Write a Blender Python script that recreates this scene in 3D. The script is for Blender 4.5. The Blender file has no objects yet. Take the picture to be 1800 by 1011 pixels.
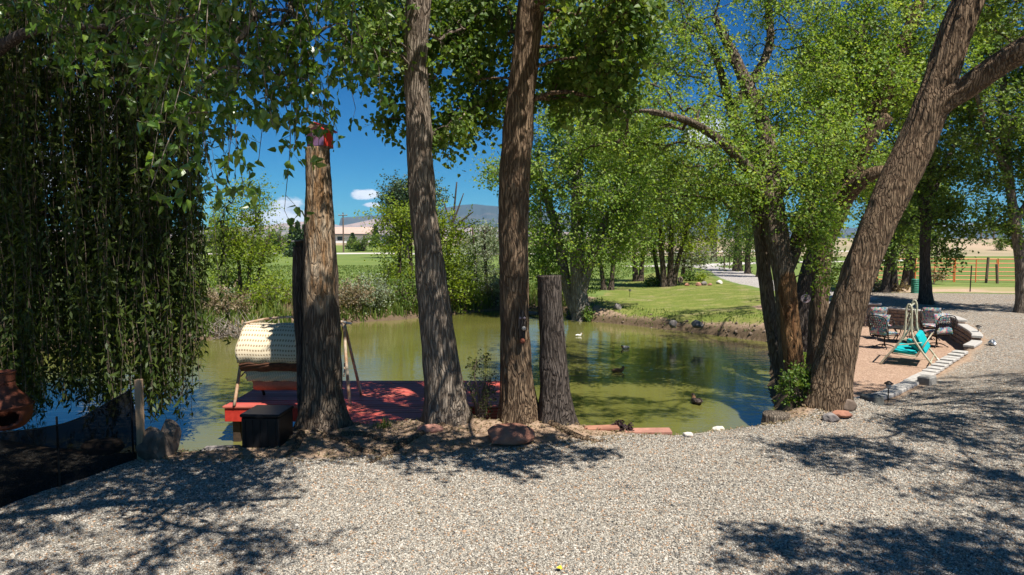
import bpy, math, random
import numpy as np
R = math.radians
sc = bpy.context.scene
col = sc.collection

# ------------------------------------------------------------------ camera
PITCH = 3.84
CAMZ = 2.7
cam_d = bpy.data.cameras.new('camera'); cam = bpy.data.objects.new('camera', cam_d); col.objects.link(cam)
cam_d.sensor_width = 36; cam_d.lens = 24.0; cam_d.clip_start = 0.05; cam_d.clip_end = 60000
cam.location = (0, 0, CAMZ); cam.rotation_euler = (R(90 - PITCH), 0, 0)
sc.camera = cam

# ------------------------------------------------------------------ light
SUN_EL = 61.0
SUN_H = np.array([0.62, -0.78]); SUN_H /= np.linalg.norm(SUN_H)
sd = bpy.data.lights.new('sun', 'SUN'); sd.energy = 5.0; sd.angle = R(0.53); sd.color = (1.0, 0.955, 0.88)
sun = bpy.data.objects.new('sun', sd); col.objects.link(sun)
sv = np.array([SUN_H[0] * math.cos(R(SUN_EL)), SUN_H[1] * math.cos(R(SUN_EL)), math.sin(R(SUN_EL))])
from mathutils import Vector
sun.rotation_euler = Vector(sv).to_track_quat('Z', 'Y').to_euler()
sun.location = (8, -8, 20)
COT = 1 / math.tan(R(SUN_EL))

sc.view_settings.view_transform = 'Standard'; sc.view_settings.look = 'None'
sc.view_settings.gamma = 1; sc.view_settings.use_curve_mapping = False
sc.view_settings.exposure = 0.72
cy = sc.cycles
cy.use_denoising = True
try: cy.denoiser = 'OPENIMAGEDENOISE'
except Exception: pass
cy.max_bounces = 7; cy.diffuse_bounces = 3; cy.glossy_bounces = 3; cy.transmission_bounces = 5; cy.transparent_max_bounces = 10
cy.volume_bounces = 0
cy.caustics_reflective = False; cy.caustics_refractive = False
cy.sample_clamp_indirect = 6.0

# ------------------------------------------------------------------ sky
world = bpy.data.worlds.new('World'); sc.world = world; world.use_nodes = True
wt = world.node_tree; wt.nodes.clear()
def N(t, ty, **kw):
    n = t.nodes.new(ty)
    for k, v in kw.items(): setattr(n, k, v)
    return n
def put(t, sock, v):
    if isinstance(v, bpy.types.NodeSocket): t.links.new(v, sock)
    elif v is not None: sock.default_value = v
def mth(t, op, a, b=None, c=None, clamp=False):
    n = N(t, 'ShaderNodeMath', operation=op, use_clamp=clamp)
    put(t, n.inputs[0], a); put(t, n.inputs[1], b); put(t, n.inputs[2], c)
    return n.outputs[0]
def mix(t, f, a, b, mode='MIX'):
    n = N(t, 'ShaderNodeMix', data_type='RGBA', blend_type=mode, clamp_factor=True)
    put(t, n.inputs[0], f)
    put(t, n.inputs[6], a if isinstance(a, bpy.types.NodeSocket) else (*a[:3], 1))
    put(t, n.inputs[7], b if isinstance(b, bpy.types.NodeSocket) else (*b[:3], 1))
    return n.outputs[2]
def mapr(t, v, a, b, c=0.0, d=1.0, smooth=True):
    n = N(t, 'ShaderNodeMapRange', interpolation_type='SMOOTHSTEP' if smooth else 'LINEAR')
    put(t, n.inputs[0], v)
    for i, x in enumerate((a, b, c, d)): put(t, n.inputs[i + 1], x)
    return n.outputs[0]
def noise(t, vec, scale, detail=3, rough=0.55, dim='3D', dist=0.0, out=0):
    n = N(t, 'ShaderNodeTexNoise', noise_dimensions=dim)
    if vec is not None: put(t, n.inputs['Vector'], vec)
    n.inputs['Scale'].default_value = scale; n.inputs['Detail'].default_value = detail
    n.inputs['Roughness'].default_value = rough; n.inputs['Distortion'].default_value = dist
    return n.outputs[out]
def vscale(t, vec, s):
    n = N(t, 'ShaderNodeMapping'); put(t, n.inputs[0], vec); n.inputs['Scale'].default_value = s
    return n.outputs[0]

sky = N(wt, 'ShaderNodeTexSky', sky_type='NISHITA', sun_disc=False)
sky.sun_elevation = R(SUN_EL); sky.sun_rotation = math.atan2(SUN_H[0], SUN_H[1])
sky.altitude = 1600; sky.air_density = 1.0; sky.dust_density = 0.0; sky.ozone_density = 2.0
hs = N(wt, 'ShaderNodeHueSaturation'); hs.inputs['Saturation'].default_value = 1.5; hs.inputs['Value'].default_value = 1.0
hs.inputs['Hue'].default_value = 0.495
wt.links.new(sky.outputs[0], hs.inputs['Color'])
tc = N(wt, 'ShaderNodeTexCoord')
sep = N(wt, 'ShaderNodeSeparateXYZ'); wt.links.new(tc.outputs['Generated'], sep.inputs[0])
az = mth(wt, 'ARCTAN2', sep.outputs[0], sep.outputs[1])            # 0 = straight ahead, radians
el = mth(wt, 'ARCSINE', sep.outputs[2])
cvec = N(wt, 'ShaderNodeCombineXYZ'); wt.links.new(az, cvec.inputs[0]); wt.links.new(mth(wt, 'MULTIPLY', el, 2.2), cvec.inputs[1])
cn = noise(wt, cvec.outputs[0], 22, 6, 0.62)
cn2 = noise(wt, cvec.outputs[0], 5, 4, 0.6)
warp = mth(wt, 'MULTIPLY_ADD', cn, 1.6, -0.8)
def cloud_dir(px, py):
    return math.atan((px - 900) / 1200), math.atan((425 - py) / 1200 * math.cos(math.atan((px - 900) / 1200)))
blobs = [(640, 343, 26, 10), (655, 361, 18, 5), (505, 366, 36, 20), (540, 382, 40, 16), (470, 385, 46, 18), (1236, 240, 40, 34),
         (190, 215, 60, 42), (60, 300, 70, 36), (1720, 402, 60, 10), (1640, 408, 50, 8),
         (-150, 330, 120, 50), (2100, 360, 160, 50), (1110, 395, 90, 24)]
cm = None
for (px, py, w, h) in blobs:
    a0, e0 = cloud_dir(px, py)
    dx = mth(wt, 'MULTIPLY', mth(wt, 'SUBTRACT', az, a0), 1200.0 / w)
    dy = mth(wt, 'MULTIPLY', mth(wt, 'SUBTRACT', el, e0), 1200.0 / h)
    d2 = mth(wt, 'ADD', mth(wt, 'MULTIPLY', dx, dx), mth(wt, 'MULTIPLY', dy, dy))
    m = mth(wt, 'SUBTRACT', 1.0, d2)
    cm = m if cm is None else mth(wt, 'MAXIMUM', cm, m)
cmask = mapr(wt, mth(wt, 'ADD', mth(wt, 'MAXIMUM', cm, -1.0), mth(wt, 'MULTIPLY', warp, 1.9)), -0.05, 0.7)
rest = mth(wt, 'MULTIPLY', mapr(wt, cn2, 0.60, 0.75), mapr(wt, mth(wt, 'ABSOLUTE', az), 0.75, 1.1))
cmask = mth(wt, 'MAXIMUM', cmask, rest)
ccol = mix(wt, mapr(wt, cn, 0.35, 0.6), (8.0, 8.9, 10.4), (13, 13.4, 14))
tint = mix(wt, 1.0, hs.outputs[0], (.22, .78, 1.0), 'MULTIPLY')
skc = mix(wt, mth(wt, 'MULTIPLY', cmask, 0.92), tint, ccol)
bg = N(wt, 'ShaderNodeBackground'); bg.inputs['Strength'].default_value = 0.053
wt.links.new(skc, bg.inputs['Color'])
wo = N(wt, 'ShaderNodeOutputWorld'); wt.links.new(bg.outputs[0], wo.inputs['Surface'])

# ------------------------------------------------------------------ placing: a point of the photograph at a real distance
cp, sp = math.cos(R(PITCH)), math.sin(R(PITCH))
def ray(px, py):
    u = (px - 900) / 1200; v = (505.5 - py) / 1200
    return np.array([u, cp + v * sp, -sp + v * cp])
def at(px, py, Y):
    d = ray(px, py); d = d * (Y / d[1])
    return np.array([d[0], d[1], d[2] + CAMZ])
def atz(px, py, z):
    d = ray(px, py); d = d * ((z - CAMZ) / d[2])
    return np.array([d[0], d[1], z])

# ------------------------------------------------------------------ mesh building
def mesh_np(name, V, F, mat=None, smooth=False, attrs=None):
    """V (n,3); F (m,k) one face size, or a list of such arrays"""
    Fs = F if isinstance(F, list) else [F]
    Fs = [f for f in Fs if len(f)]
    me = bpy.data.meshes.new(name)
    me.vertices.add(len(V)); me.vertices.foreach_set('co', np.ascontiguousarray(V, dtype=np.float32).ravel())
    li = np.concatenate([f.ravel() for f in Fs]).astype(np.int32)
    tot = np.concatenate([np.full(len(f), f.shape[1], dtype=np.int32) for f in Fs])
    st = np.concatenate([[0], np.cumsum(tot)[:-1]]).astype(np.int32)
    me.loops.add(len(li)); me.loops.foreach_set('vertex_index', li)
    me.polygons.add(len(tot)); me.polygons.foreach_set('loop_start', st); me.polygons.foreach_set('loop_total', tot)
    me.polygons.foreach_set('use_smooth', np.full(len(tot), bool(smooth)))
    if attrs:
        for k, a in attrs.items():
            at_ = me.attributes.new(k, 'FLOAT', 'POINT'); at_.data.foreach_set('value', np.asarray(a, dtype=np.float32))
    me.update(calc_edges=True)
    if mat: me.materials.append(mat)
    return me
def link(name, me, parent=None, kind=None, loc=None):
    o = bpy.data.objects.new(name, me); col.objects.link(o)
    if parent is not None: o.parent = parent
    if kind: o['kind'] = kind
    if loc is not None: o.location = loc
    return o
def tag(o, label=None, cat=None, group=None, kind=None):
    if label: o['label'] = label
    if cat: o['category'] = cat
    if group: o['group'] = group
    if kind: o['kind'] = kind
    return o
def thing(name, label, cat, loc=(0, 0, 0), rz=0.0, group=None):
    o = bpy.data.objects.new(name, None); col.objects.link(o); o.empty_display_size = 0.2
    o.location = loc; o.rotation_euler = (0, 0, rz)
    return tag(o, label, cat, group)
def copy_tree(o, parent=None):
    c = o.copy(); col.objects.link(c)
    if parent is not None: c.parent = parent
    for ch in list(o.children): copy_tree(ch, c)
    return c

class MB:
    def __init__(s): s.v = []; s.f = []; s.n = 0
    def add(s, V, F):
        s.v.append(np.asarray(V, dtype=float)); s.f += [tuple(i + s.n for i in f) for f in F]; s.n += len(V); return s
    def box(s, cx, cy_, cz, sx, sy, sz, rz=0.0, rx=0.0, bev=0.0, ry=0.0):
        x, y, z = sx / 2, sy / 2, sz / 2
        if bev > 0:
            b = min(bev, x * .9, y * .9, z * .9); V = []; 
            for zz, ins in ((-z, b), (-z + b, 0), (z - b, 0), (z, b)):
                for (px, py) in ((-x, -y), (x, -y), (x, y), (-x, y)):
                    sx_, sy_ = (1 if px > 0 else -1), (1 if py > 0 else -1)
                    # two points per corner (chamfered vertical edge)
                    if (px > 0) == (py > 0): a_, b_ = (px - sx_ * ins, py - sy_ * (b)), (px - sx_ * b, py - sy_ * ins)
                    else: a_, b_ = (px - sx_ * b, py - sy_ * ins), (px - sx_ * ins, py - sy_ * b)
                    V += [(a_[0], a_[1], zz), (b_[0], b_[1], zz)]
            # order per ring so it runs round
            ring = [0, 1, 2, 3, 4, 5, 6, 7]
            V = np.array(V); 
            ang = np.arctan2(V[8:16, 1] / y, V[8:16, 0] / x); order = np.argsort(ang)
            V = np.concatenate([V[k * 8:(k + 1) * 8][order] for k in range(4)])
            F = [tuple(reversed(range(8)))] + [tuple(range(24, 32))]
            for k in range(3):
                for i in range(8):
                    j = (i + 1) % 8; F.append((k * 8 + i, k * 8 + j, k * 8 + 8 + j, k * 8 + 8 + i))
        else:
            V = np.array([(-x, -y, -z), (x, -y, -z), (x, y, -z), (-x, y, -z), (-x, -y, z), (x, -y, z), (x, y, z), (-x, y, z)])
            F = [(3, 2, 1, 0), (4, 5, 6, 7), (0, 1, 5, 4), (1, 2, 6, 5), (2, 3, 7, 6), (3, 0, 4, 7)]
        if ry: c, q = math.cos(ry), math.sin(ry); V = V @ np.array([[c, 0, -q], [0, 1, 0], [q, 0, c]])
        if rx: c, q = math.cos(rx), math.sin(rx); V = V @ np.array([[1, 0, 0], [0, c, q], [0, -q, c]])
        if rz: c, q = math.cos(rz), math.sin(rz); V = V @ np.array([[c, q, 0], [-q, c, 0], [0, 0, 1]])
        return s.add(V + np.array([cx, cy_, cz]), F)
    def tube(s, path, r, n=8, cap=True):
        V, F = tube_np(np.asarray(path, float), np.asarray(r, float) * np.ones(len(path)), n)
        F = [tuple(f) for f in F]
        if cap: F += [tuple(reversed(range(n))), tuple(range(len(V) - n, len(V)))]
        return s.add(V, F)
    def lathe(s, prof, n=24, c=(0, 0, 0), cap=True):
        V = []; F = []
        for (r, z) in prof:
            for k in range(n):
                a = 2 * math.pi * k / n; V.append((c[0] + r * math.cos(a), c[1] + r * math.sin(a), c[2] + z))
        for i in range(len(prof) - 1):
            for k in range(n):
                j = (k + 1) % n; F.append((i * n + k, i * n + j, (i + 1) * n + j, (i + 1) * n + k))
        if cap: F += [tuple(reversed(range(n))), tuple(range(len(V) - n, len(V)))]
        return s.add(V, F)
    def grid(s, P):
        """P (a,b,3) points"""
        a, b = P.shape[:2]
        F = [(i * b + j, i * b + j + 1, (i + 1) * b + j + 1, (i + 1) * b + j) for i in range(a - 1) for j in range(b - 1)]
        return s.add(P.reshape(-1, 3), F)
    def mesh(s, name, mat=None, smooth=False):
        me = bpy.data.meshes.new(name); me.from_pydata(np.concatenate(s.v).tolist(), [], s.f)
        if smooth: me.polygons.foreach_set('use_smooth', [True] * len(me.polygons))
        if mat: me.materials.append(mat)
        me.update(); return me
    def build(s, name, mat=None, parent=None, smooth=False, kind=None, loc=None):
        return link(name, s.mesh(name, mat, smooth), parent, kind, loc)

def catmull(P, n):
    P = np.asarray(P, float); m = len(P)
    if m == 2: t = np.linspace(0, 1, n)[:, None]; return P[0] * (1 - t) + P[1] * t
    Q = np.vstack([2 * P[0] - P[1], P, 2 * P[-1] - P[-2]])
    u = np.linspace(0, m - 1 - 1e-9, n); i = u.astype(int); t = (u - i)[:, None]
    p0, p1, p2, p3 = Q[i], Q[i + 1], Q[i + 2], Q[i + 3]
    return 0.5 * ((2 * p1) + (-p0 + p2) * t + (2 * p0 - 5 * p1 + 4 * p2 - p3) * t * t + (-p0 + 3 * p1 - 3 * p2 + p3) * t ** 3)
def frames(P):
    T = np.gradient(P, axis=0); T /= np.linalg.norm(T, axis=1)[:, None] + 1e-9
    A = np.zeros_like(T); B = np.zeros_like(T)
    ref = np.array([0.0, -1, 0.0]) if abs(T[0][1]) < .9 else np.array([0, 0, 1.0])
    a = ref - T[0] * ref.dot(T[0]); a /= np.linalg.norm(a)
    for i in range(len(P)):
        a = a - T[i] * a.dot(T[i]); a /= np.linalg.norm(a) + 1e-9
        A[i] = a; B[i] = np.cross(T[i], a)
    return T, A, B
def tube_np(P, r, n):
    T, A, B = frames(P)
    th = np.linspace(0, 2 * np.pi, n, endpoint=False)
    V = P[:, None, :] + r[:, None, None] * (np.cos(th)[None, :, None] * A[:, None, :] + np.sin(th)[None, :, None] * B[:, None, :])
    m = len(P); i, j = np.meshgrid(np.arange(m - 1), np.arange(n), indexing='ij'); j2 = (j + 1) % n
    F = np.stack([i * n + j, i * n + j2, (i + 1) * n + j2, (i + 1) * n + j], -1).reshape(-1, 4)
    return V.reshape(-1, 3), F
def prisms(A, B, r0, r1):
    """many 3-sided sticks at once"""
    D = B - A; L = np.linalg.norm(D, axis=1)[:, None] + 1e-9; D = D / L
    ref = np.where(np.abs(D[:, 2:3]) > .9, np.array([[1.0, 0, 0]]), np.array([[0, 0, 1.0]]))
    X = np.cross(D, ref); X /= np.linalg.norm(X, axis=1)[:, None] + 1e-9; Y = np.cross(D, X)
    r0 = np.broadcast_to(r0, (len(A),))[:, None]; r1 = np.broadcast_to(r1, (len(A),))[:, None]
    V = []
    for P, r in ((A, r0), (B, r1)):
        for k in range(3):
            a = 2 * math.pi * k / 3; V.append(P + r * (math.cos(a) * X + math.sin(a) * Y))
    V = np.stack(V, 1)
    base = (np.arange(len(A)) * 6)[:, None, None]
    F = (base + np.array([[0, 1, 4, 3], [1, 2, 5, 4], [2, 0, 3, 5]])[None]).reshape(-1, 4)
    return V.reshape(-1, 3), F

# value noise, periodic in u
def pnoise(u, v, nu, seed):
    rs = np.random.RandomState(seed); T = rs.rand(nu, 1024)
    U = u * nu; iu = np.floor(U).astype(int); fu = U - iu; iv = np.floor(v).astype(int); fv = v - iv
    fu = fu * fu * (3 - 2 * fu); fv = fv * fv * (3 - 2 * fv)
    a = T[iu % nu, iv % 1024]; b = T[(iu + 1) % nu, iv % 1024]; c = T[iu % nu, (iv + 1) % 1024]; d = T[(iu + 1) % nu, (iv + 1) % 1024]
    return (a * (1 - fu) + b * fu) * (1 - fv) + (c * (1 - fu) + d * fu) * fv
def noise2(x, y, seed, octaves=3):
    out = 0; amp = 1; tot = 0
    for o in range(octaves):
        rs = np.random.RandomState(seed + o); T = rs.rand(256, 256)
        ix = np.floor(x).astype(int); iy = np.floor(y).astype(int); fx = x - ix; fy = y - iy
        fx = fx * fx * (3 - 2 * fx); fy = fy * fy * (3 - 2 * fy)
        g = lambda i, j: T[i % 256, j % 256]
        out = out + amp * ((g(ix, iy) * (1 - fx) + g(ix + 1, iy) * fx) * (1 - fy) + (g(ix, iy + 1) * (1 - fx) + g(ix + 1, iy + 1) * fx) * fy)
        tot += amp; amp *= .5; x = x * 2.03 + 17; y = y * 2.03 + 5
    return out / tot * 2 - 1
def sstep(a, b, x):
    t = np.clip((x - a) / (b - a), 0, 1); return t * t * (3 - 2 * t)
def sdf(poly, x, y):
    """signed distance, positive inside"""
    P = np.asarray(poly, float); d2 = np.full(np.shape(x), 1e18); ins = np.zeros(np.shape(x), bool)
    for i in range(len(P)):
        a, b = P[i], P[(i + 1) % len(P)]; ex, ey = b - a
        wx, wy = x - a[0], y - a[1]; t = np.clip((wx * ex + wy * ey) / (ex * ex + ey * ey), 0, 1)
        d2 = np.minimum(d2, (wx - ex * t) ** 2 + (wy - ey * t) ** 2)
        c = ((a[1] <= y) & (b[1] > y)) | ((b[1] <= y) & (a[1] > y))
        with np.errstate(divide='ignore', invalid='ignore'):
            xi = a[0] + (y - a[1]) / (ey if ey != 0 else 1e-9) * ex
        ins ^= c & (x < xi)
    d = np.sqrt(d2); return np.where(ins, d, -d)

# ------------------------------------------------------------------ materials
def new_mat(name):
    m = bpy.data.materials.new(name); m.use_nodes = True; t = m.node_tree; t.nodes.clear()
    out = N(t, 'ShaderNodeOutputMaterial'); bs = N(t, 'ShaderNodeBsdfPrincipled'); t.links.new(bs.outputs[0], out.inputs[0])
    bs.inputs['Roughness'].default_value = .8; bs.inputs['Specular IOR Level'].default_value = .3
    return m, t, bs, out
def objco(t): return N(t, 'ShaderNodeTexCoord').outputs['Object']
def bump(t, bs, h, dist, strength=1.0):
    b = N(t, 'ShaderNodeBump'); b.inputs['Distance'].default_value = dist; b.inputs['Strength'].default_value = strength
    t.links.new(h, b.inputs['Height']); t.links.new(b.outputs[0], bs.inputs['Normal'])
def simple(name, c1, c2=None, scale=8, rough=.7, metal=0.0, bmp=0.0, spec=.3, stretch=(1, 1, 1), detail=5):
    m, t, bs, out = new_mat(name); c2 = c2 or tuple(x * .75 for x in c1)
    v = vscale(t, objco(t), stretch); n = noise(t, v, scale, detail, .6)
    t.links.new(mix(t, mapr(t, n, .35, .65), c1, c2), bs.inputs['Base Color'])
    bs.inputs['Roughness'].default_value = rough; bs.inputs['Metallic'].default_value = metal; bs.inputs['Specular IOR Level'].default_value = spec
    if bmp: bump(t, bs, n, bmp)
    return m
def attr(t, name, typ='GEOMETRY'):
    return N(t, 'ShaderNodeAttribute', attribute_name=name, attribute_type=typ).outputs['Fac']

def leaf_mat(name, dark, mid, light, trans=.42, rough=.5, spec=.35):
    m = bpy.data.materials.new(name); m.use_nodes = True; t = m.node_tree; t.nodes.clear()
    out = N(t, 'ShaderNodeOutputMaterial'); lv = attr(t, 'lv')
    c = mix(t, mapr(t, lv, 0, .5, smooth=False), dark, mid); c = mix(t, mapr(t, lv, .5, 1, smooth=False), c, light)
    p = N(t, 'ShaderNodeBsdfPrincipled'); t.links.new(c, p.inputs['Base Color']); p.inputs['Roughness'].default_value = rough
    p.inputs['Specular IOR Level'].default_value = spec
    tr = N(t, 'ShaderNodeBsdfTranslucent'); t.links.new(mix(t, 1.0, c, (1.5, 1.35, .6), 'MULTIPLY'), tr.inputs['Color'])
    ms = N(t, 'ShaderNodeMixShader'); ms.inputs[0].default_value = trans
    t.links.new(p.outputs[0], ms.inputs[1]); t.links.new(tr.outputs[0], ms.inputs[2]); t.links.new(ms.outputs[0], out.inputs[0])
    return m
def bark_mat(name, c1, c2, c3, fine=1.0, bare=None):
    """c1 plates, c2 darker grooves between cork plates, c3 weathered tint"""
    m, t, bs, out = new_mat(name)
    oc = objco(t); wv = N(t, 'ShaderNodeVectorMath', operation='MULTIPLY_ADD')
    wn = noise(t, oc, 1.6, 2, .5, out=1); wv.inputs[1].default_value = (.22, .22, .22)
    t.links.new(wn, wv.inputs[0]); t.links.new(oc, wv.inputs[2])
    v = vscale(t, wv.outputs[0], (1, 1, .14)); n1 = noise(t, v, 22 * fine, 5, .65)
    vo = N(t, 'ShaderNodeTexVoronoi', feature='DISTANCE_TO_EDGE'); vo.inputs['Scale'].default_value = 26 * fine; t.links.new(vscale(t, wv.outputs[0], (1, 1, .09)), vo.inputs['Vector'])
    fur = mapr(t, mth(t, 'ADD', vo.outputs['Distance'], mth(t, 'MULTIPLY_ADD', n1, .5, -.25)), -.04, .22)
    n2 = noise(t, vscale(t, oc, (1, 1, .35)), 60 * fine, 3, .6); n3 = noise(t, oc, 1.3, 3, .5)
    pl = mix(t, mapr(t, n1, .36, .62), tuple(x * .62 for x in c1), c1); c = mix(t, mapr(t, n3, .45, .7), pl, c3)
    c = mix(t, mth(t, 'MULTIPLY', mapr(t, n2, .35, .7), .45), c, tuple(x * .5 for x in c1)); c = mix(t, mth(t, 'MULTIPLY_ADD', fur, .8, .2), c2, c)
    if bare:
        bx = attr(t, 'bare'); nb = noise(t, vscale(t, oc, (1, 1, .22)), 9, 4, .6)
        bc = mix(t, mapr(t, nb, .35, .65), bare[0], bare[1])
        c = mix(t, mapr(t, mth(t, 'ADD', bx, mth(t, 'MULTIPLY_ADD', nb, .8, -.4)), .4, .6), c, bc)
    t.links.new(c, bs.inputs['Base Color']); bs.inputs['Roughness'].default_value = .9; bs.inputs['Specular IOR Level'].default_value = .15
    h = mth(t, 'ADD', mth(t, 'ADD', mth(t, 'MULTIPLY', fur, .8), mth(t, 'MULTIPLY', n1, .6)), mth(t, 'MULTIPLY', n2, .25)); bump(t, bs, h, .04 / fine)
    return m

M = {}
M['leaf_cotton'] = leaf_mat('cottonwood_leaf', (.055, .115, .02), (.13, .215, .032), (.25, .33, .07), .47)
M['leaf_yellow'] = leaf_mat('spring_leaf', (.12, .19, .012), (.23, .32, .02), (.36, .42, .05), .5)
M['leaf_elm'] = leaf_mat('elm_leaf', (.115, .215, .03), (.235, .365, .055), (.41, .50, .14), .5)
M['leaf_near'] = leaf_mat('glossy_leaf', (.045, .10, .014), (.095, .18, .022), (.22, .32, .045), .42, .3, .7)
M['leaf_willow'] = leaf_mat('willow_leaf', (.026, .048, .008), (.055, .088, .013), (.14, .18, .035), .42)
M['leaf_silver'] = leaf_mat('silver_leaf', (.15, .19, .12), (.25, .30, .19), (.40, .44, .30), .35)
M['leaf_spruce'] = leaf_mat('conifer_needle', (.02, .045, .018), (.045, .085, .03), (.08, .12, .045), .2)
M['leaf_brown'] = leaf_mat('dry_brush', (.13, .11, .05), (.24, .18, .10), (.36, .28, .19), .3)
M['leaf_purple'] = leaf_mat('purple_leaf', (.03, .015, .02), (.05, .025, .03), (.08, .05, .04), .2)
M['grass'] = leaf_mat('grass_blade', (.06, .11, .02), (.12, .18, .03), (.22, .25, .06), .35)
M['bark'] = bark_mat('cottonwood_bark', (.29, .20, .125), (.085, .05, .03), (.22, .15, .095))
M['bark_grey'] = bark_mat('grey_bark', (.37, .30, .23), (.12, .085, .06), (.30, .235, .18))
M['bark_dark'] = bark_mat('dark_bark', (.15, .12, .10), (.05, .038, .03), (.11, .09, .075))
M['bark_bare'] = bark_mat('stripped_bark', (.27, .21, .15), (.09, .06, .04), (.2, .16, .12), bare=((.30, .165, .075), (.13, .06, .026)))
M['bark_stump'] = bark_mat('stump_wood', (.22, .17, .12), (.075, .05, .035), (.17, .13, .1), bare=((.43, .34, .24), (.25, .14, .065)))
M['bark_far'] = bark_mat('far_bark', (.17, .13, .1), (.08, .055, .04), (.13, .1, .08), .7)
M['bark_white'] = bark_mat('pale_bark', (.36, .33, .29), (.15, .12, .10), (.27, .24, .2), .8)
M['twig'] = simple('twig_wood', (.16, .12, .09), (.10, .075, .055), 20)
M['twig_grey'] = simple('dead_twig_wood', (.34, .29, .25), (.22, .18, .15), 20)
# ------------------------------------------------------------------ the lie of the land
WATER = -0.6
pond = [(-18, 11.5), (-10, 11), (-7, 9.9), (-5.2, 9.35), (-3.9, 9.45), (-3, 10.6), (-1, 10.9), (0.9, 10.5), (2.3, 10.15), (3.8, 10.75), (4.9, 12.2), (5.5, 14.3),
        (6.9, 18), (8.5, 22.3), (6.9, 24.3), (4.5, 27), (3.1, 28.3), (2.4, 29.5), (2.8, 33), (0, 33.8), (-1.5, 32.3), (-4.8, 28.7), (-7.6, 26.9), (-10.4, 22.8), (-15, 20.5), (-22, 16)]
patio = [(6.1, 12.6), (7.3, 13.3), (9.5, 15.5), (11.4, 17.2), (12.9, 18.8), (13.8, 20.6), (14.5, 22.4), (14.6, 24), (13.9, 25.3), (12.6, 25.9), (10.8, 26.2), (9.5, 25.5), (8.9, 23), (7.2, 18), (6.0, 14.5)]
lawn = [(3.7, 28.9), (4.9, 27.0), (7.1, 24.6), (8.8, 22.9), (9.2, 24.0), (9.3, 26.3), (10.8, 28), (12.2, 33), (13.0, 39), (14.2, 48), (16.5, 58), (12, 58), (8, 48), (6.2, 40), (4.4, 34)]
gravel = [(-40, -30), (60, -30), (60, 28), (30, 31.5), (22, 32), (17, 33.5), (14.6, 33), (12.4, 29), (10.9, 27), (12.8, 26.2), (14.1, 25.5), (14.8, 24.1), (14.7, 22.3), (14.0, 20.4), (13.1, 18.6), (11.6, 17.0), (9.6, 15.2), (7.4, 13.0), (6.1, 12.2),
          (4.6, 10.35), (3.6, 10.05), (2.3, 9.72), (1.3, 9.3), (0.5, 8.95), (-1, 8.55), (-2.4, 8.35), (-4.4, 8.35), (-9, 9.2), (-40, 9.5)]
drive_c = np.array([(14.4, 30), (14.8, 36), (15.2, 42), (16.6, 50), (18.6, 58), (20.2, 66), (20.6, 74), (19, 82)])
def near_line(P, x, y):
    d2 = np.full(np.shape(x), 1e18)
    for a, b in zip(P[:-1], P[1:]):
        ex, ey = b - a; wx, wy = x - a[0], y - a[1]; t = np.clip((wx * ex + wy * ey) / (ex * ex + ey * ey), 0, 1)
        d2 = np.minimum(d2, (wx - ex * t) ** 2 + (wy - ey * t) ** 2)
    return np.sqrt(d2)
def zedge(y): return np.interp(y, [11, 12.5, 15.6, 17.4, 20.4, 23.8, 27], [-.15, -.36, -.38, -.1, .08, .2, .27])
def height(x, y):
    x = np.asarray(x, float); y = np.asarray(y, float)
    b = np.interp(y, [0, 14, 20, 24, 30, 42, 60], [0, 0, .08, .2, .27, .18, .05]) * sstep(7, 12, x)
    b = b + .25 * sstep(31, 36, y) * (1 - sstep(-3, 2, x)) * (1 - sstep(50, 90, y))
    dp = sdf(patio, x, y)
    near = (x > 5.5)
    e = np.where(near, zedge(y), b)
    b = np.where((dp < 0) & near & (x + y * .25 > 8.8), e + (b - e) * sstep(0.25, 2.6, -dp), b)
    b = b - .2 * sstep(2.6, 3.6, x) * (y > 21) * (y < 32) * (x < 10.5) * np.exp(np.minimum(0, sdf(pond, x, y)) / 1.6)
    rise = 2.2 * sstep(128, 190, y) + 3.2 * sstep(190, 620, y)
    b = b + rise
    b = b + .035 * noise2(x * .7, y * .7, 3) * sstep(3, 20, y) + .012 * noise2(x * 3, y * 3, 7) + .5 * noise2(x * .03, y * .03, 11) * sstep(60, 200, y)
    b = np.where(dp > 0, -.45 + .01 * noise2(x * 2, y * 2, 9), b)
    q = sdf(pond, x, y) + .12 * noise2(x * 1.1, y * 1.1, 21)
    w = np.where(y < 14, .75, np.where(x > 2.6, .6 + .25 * noise2(x * .8, y * .8, 61), 1.7))
    out = (b - WATER) * np.sqrt(np.clip(-q / w, 0, 1)) + WATER
    z = np.where(q < 0, np.where(-q < w, out, b), WATER - 1.1 * sstep(0, 1.6, q) - .02)
    # soil piled round the bank trees
    for (cx, cy_, r, h) in ((-2.9, 9.4, .7, .06), (-0.95, 9.75, .8, .08), (.1, 9.9, .8, .06), (.62, 9.8, .6, .05), (4.95, 10.9, .8, .1)):
        z = z + h * np.exp(-((x - cx) ** 2 + (y - cy_) ** 2) / r ** 2) * (q < .1)
    return z
def hz(x, y): return float(height(np.array([float(x)]), np.array([float(y)]))[0])

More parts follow.
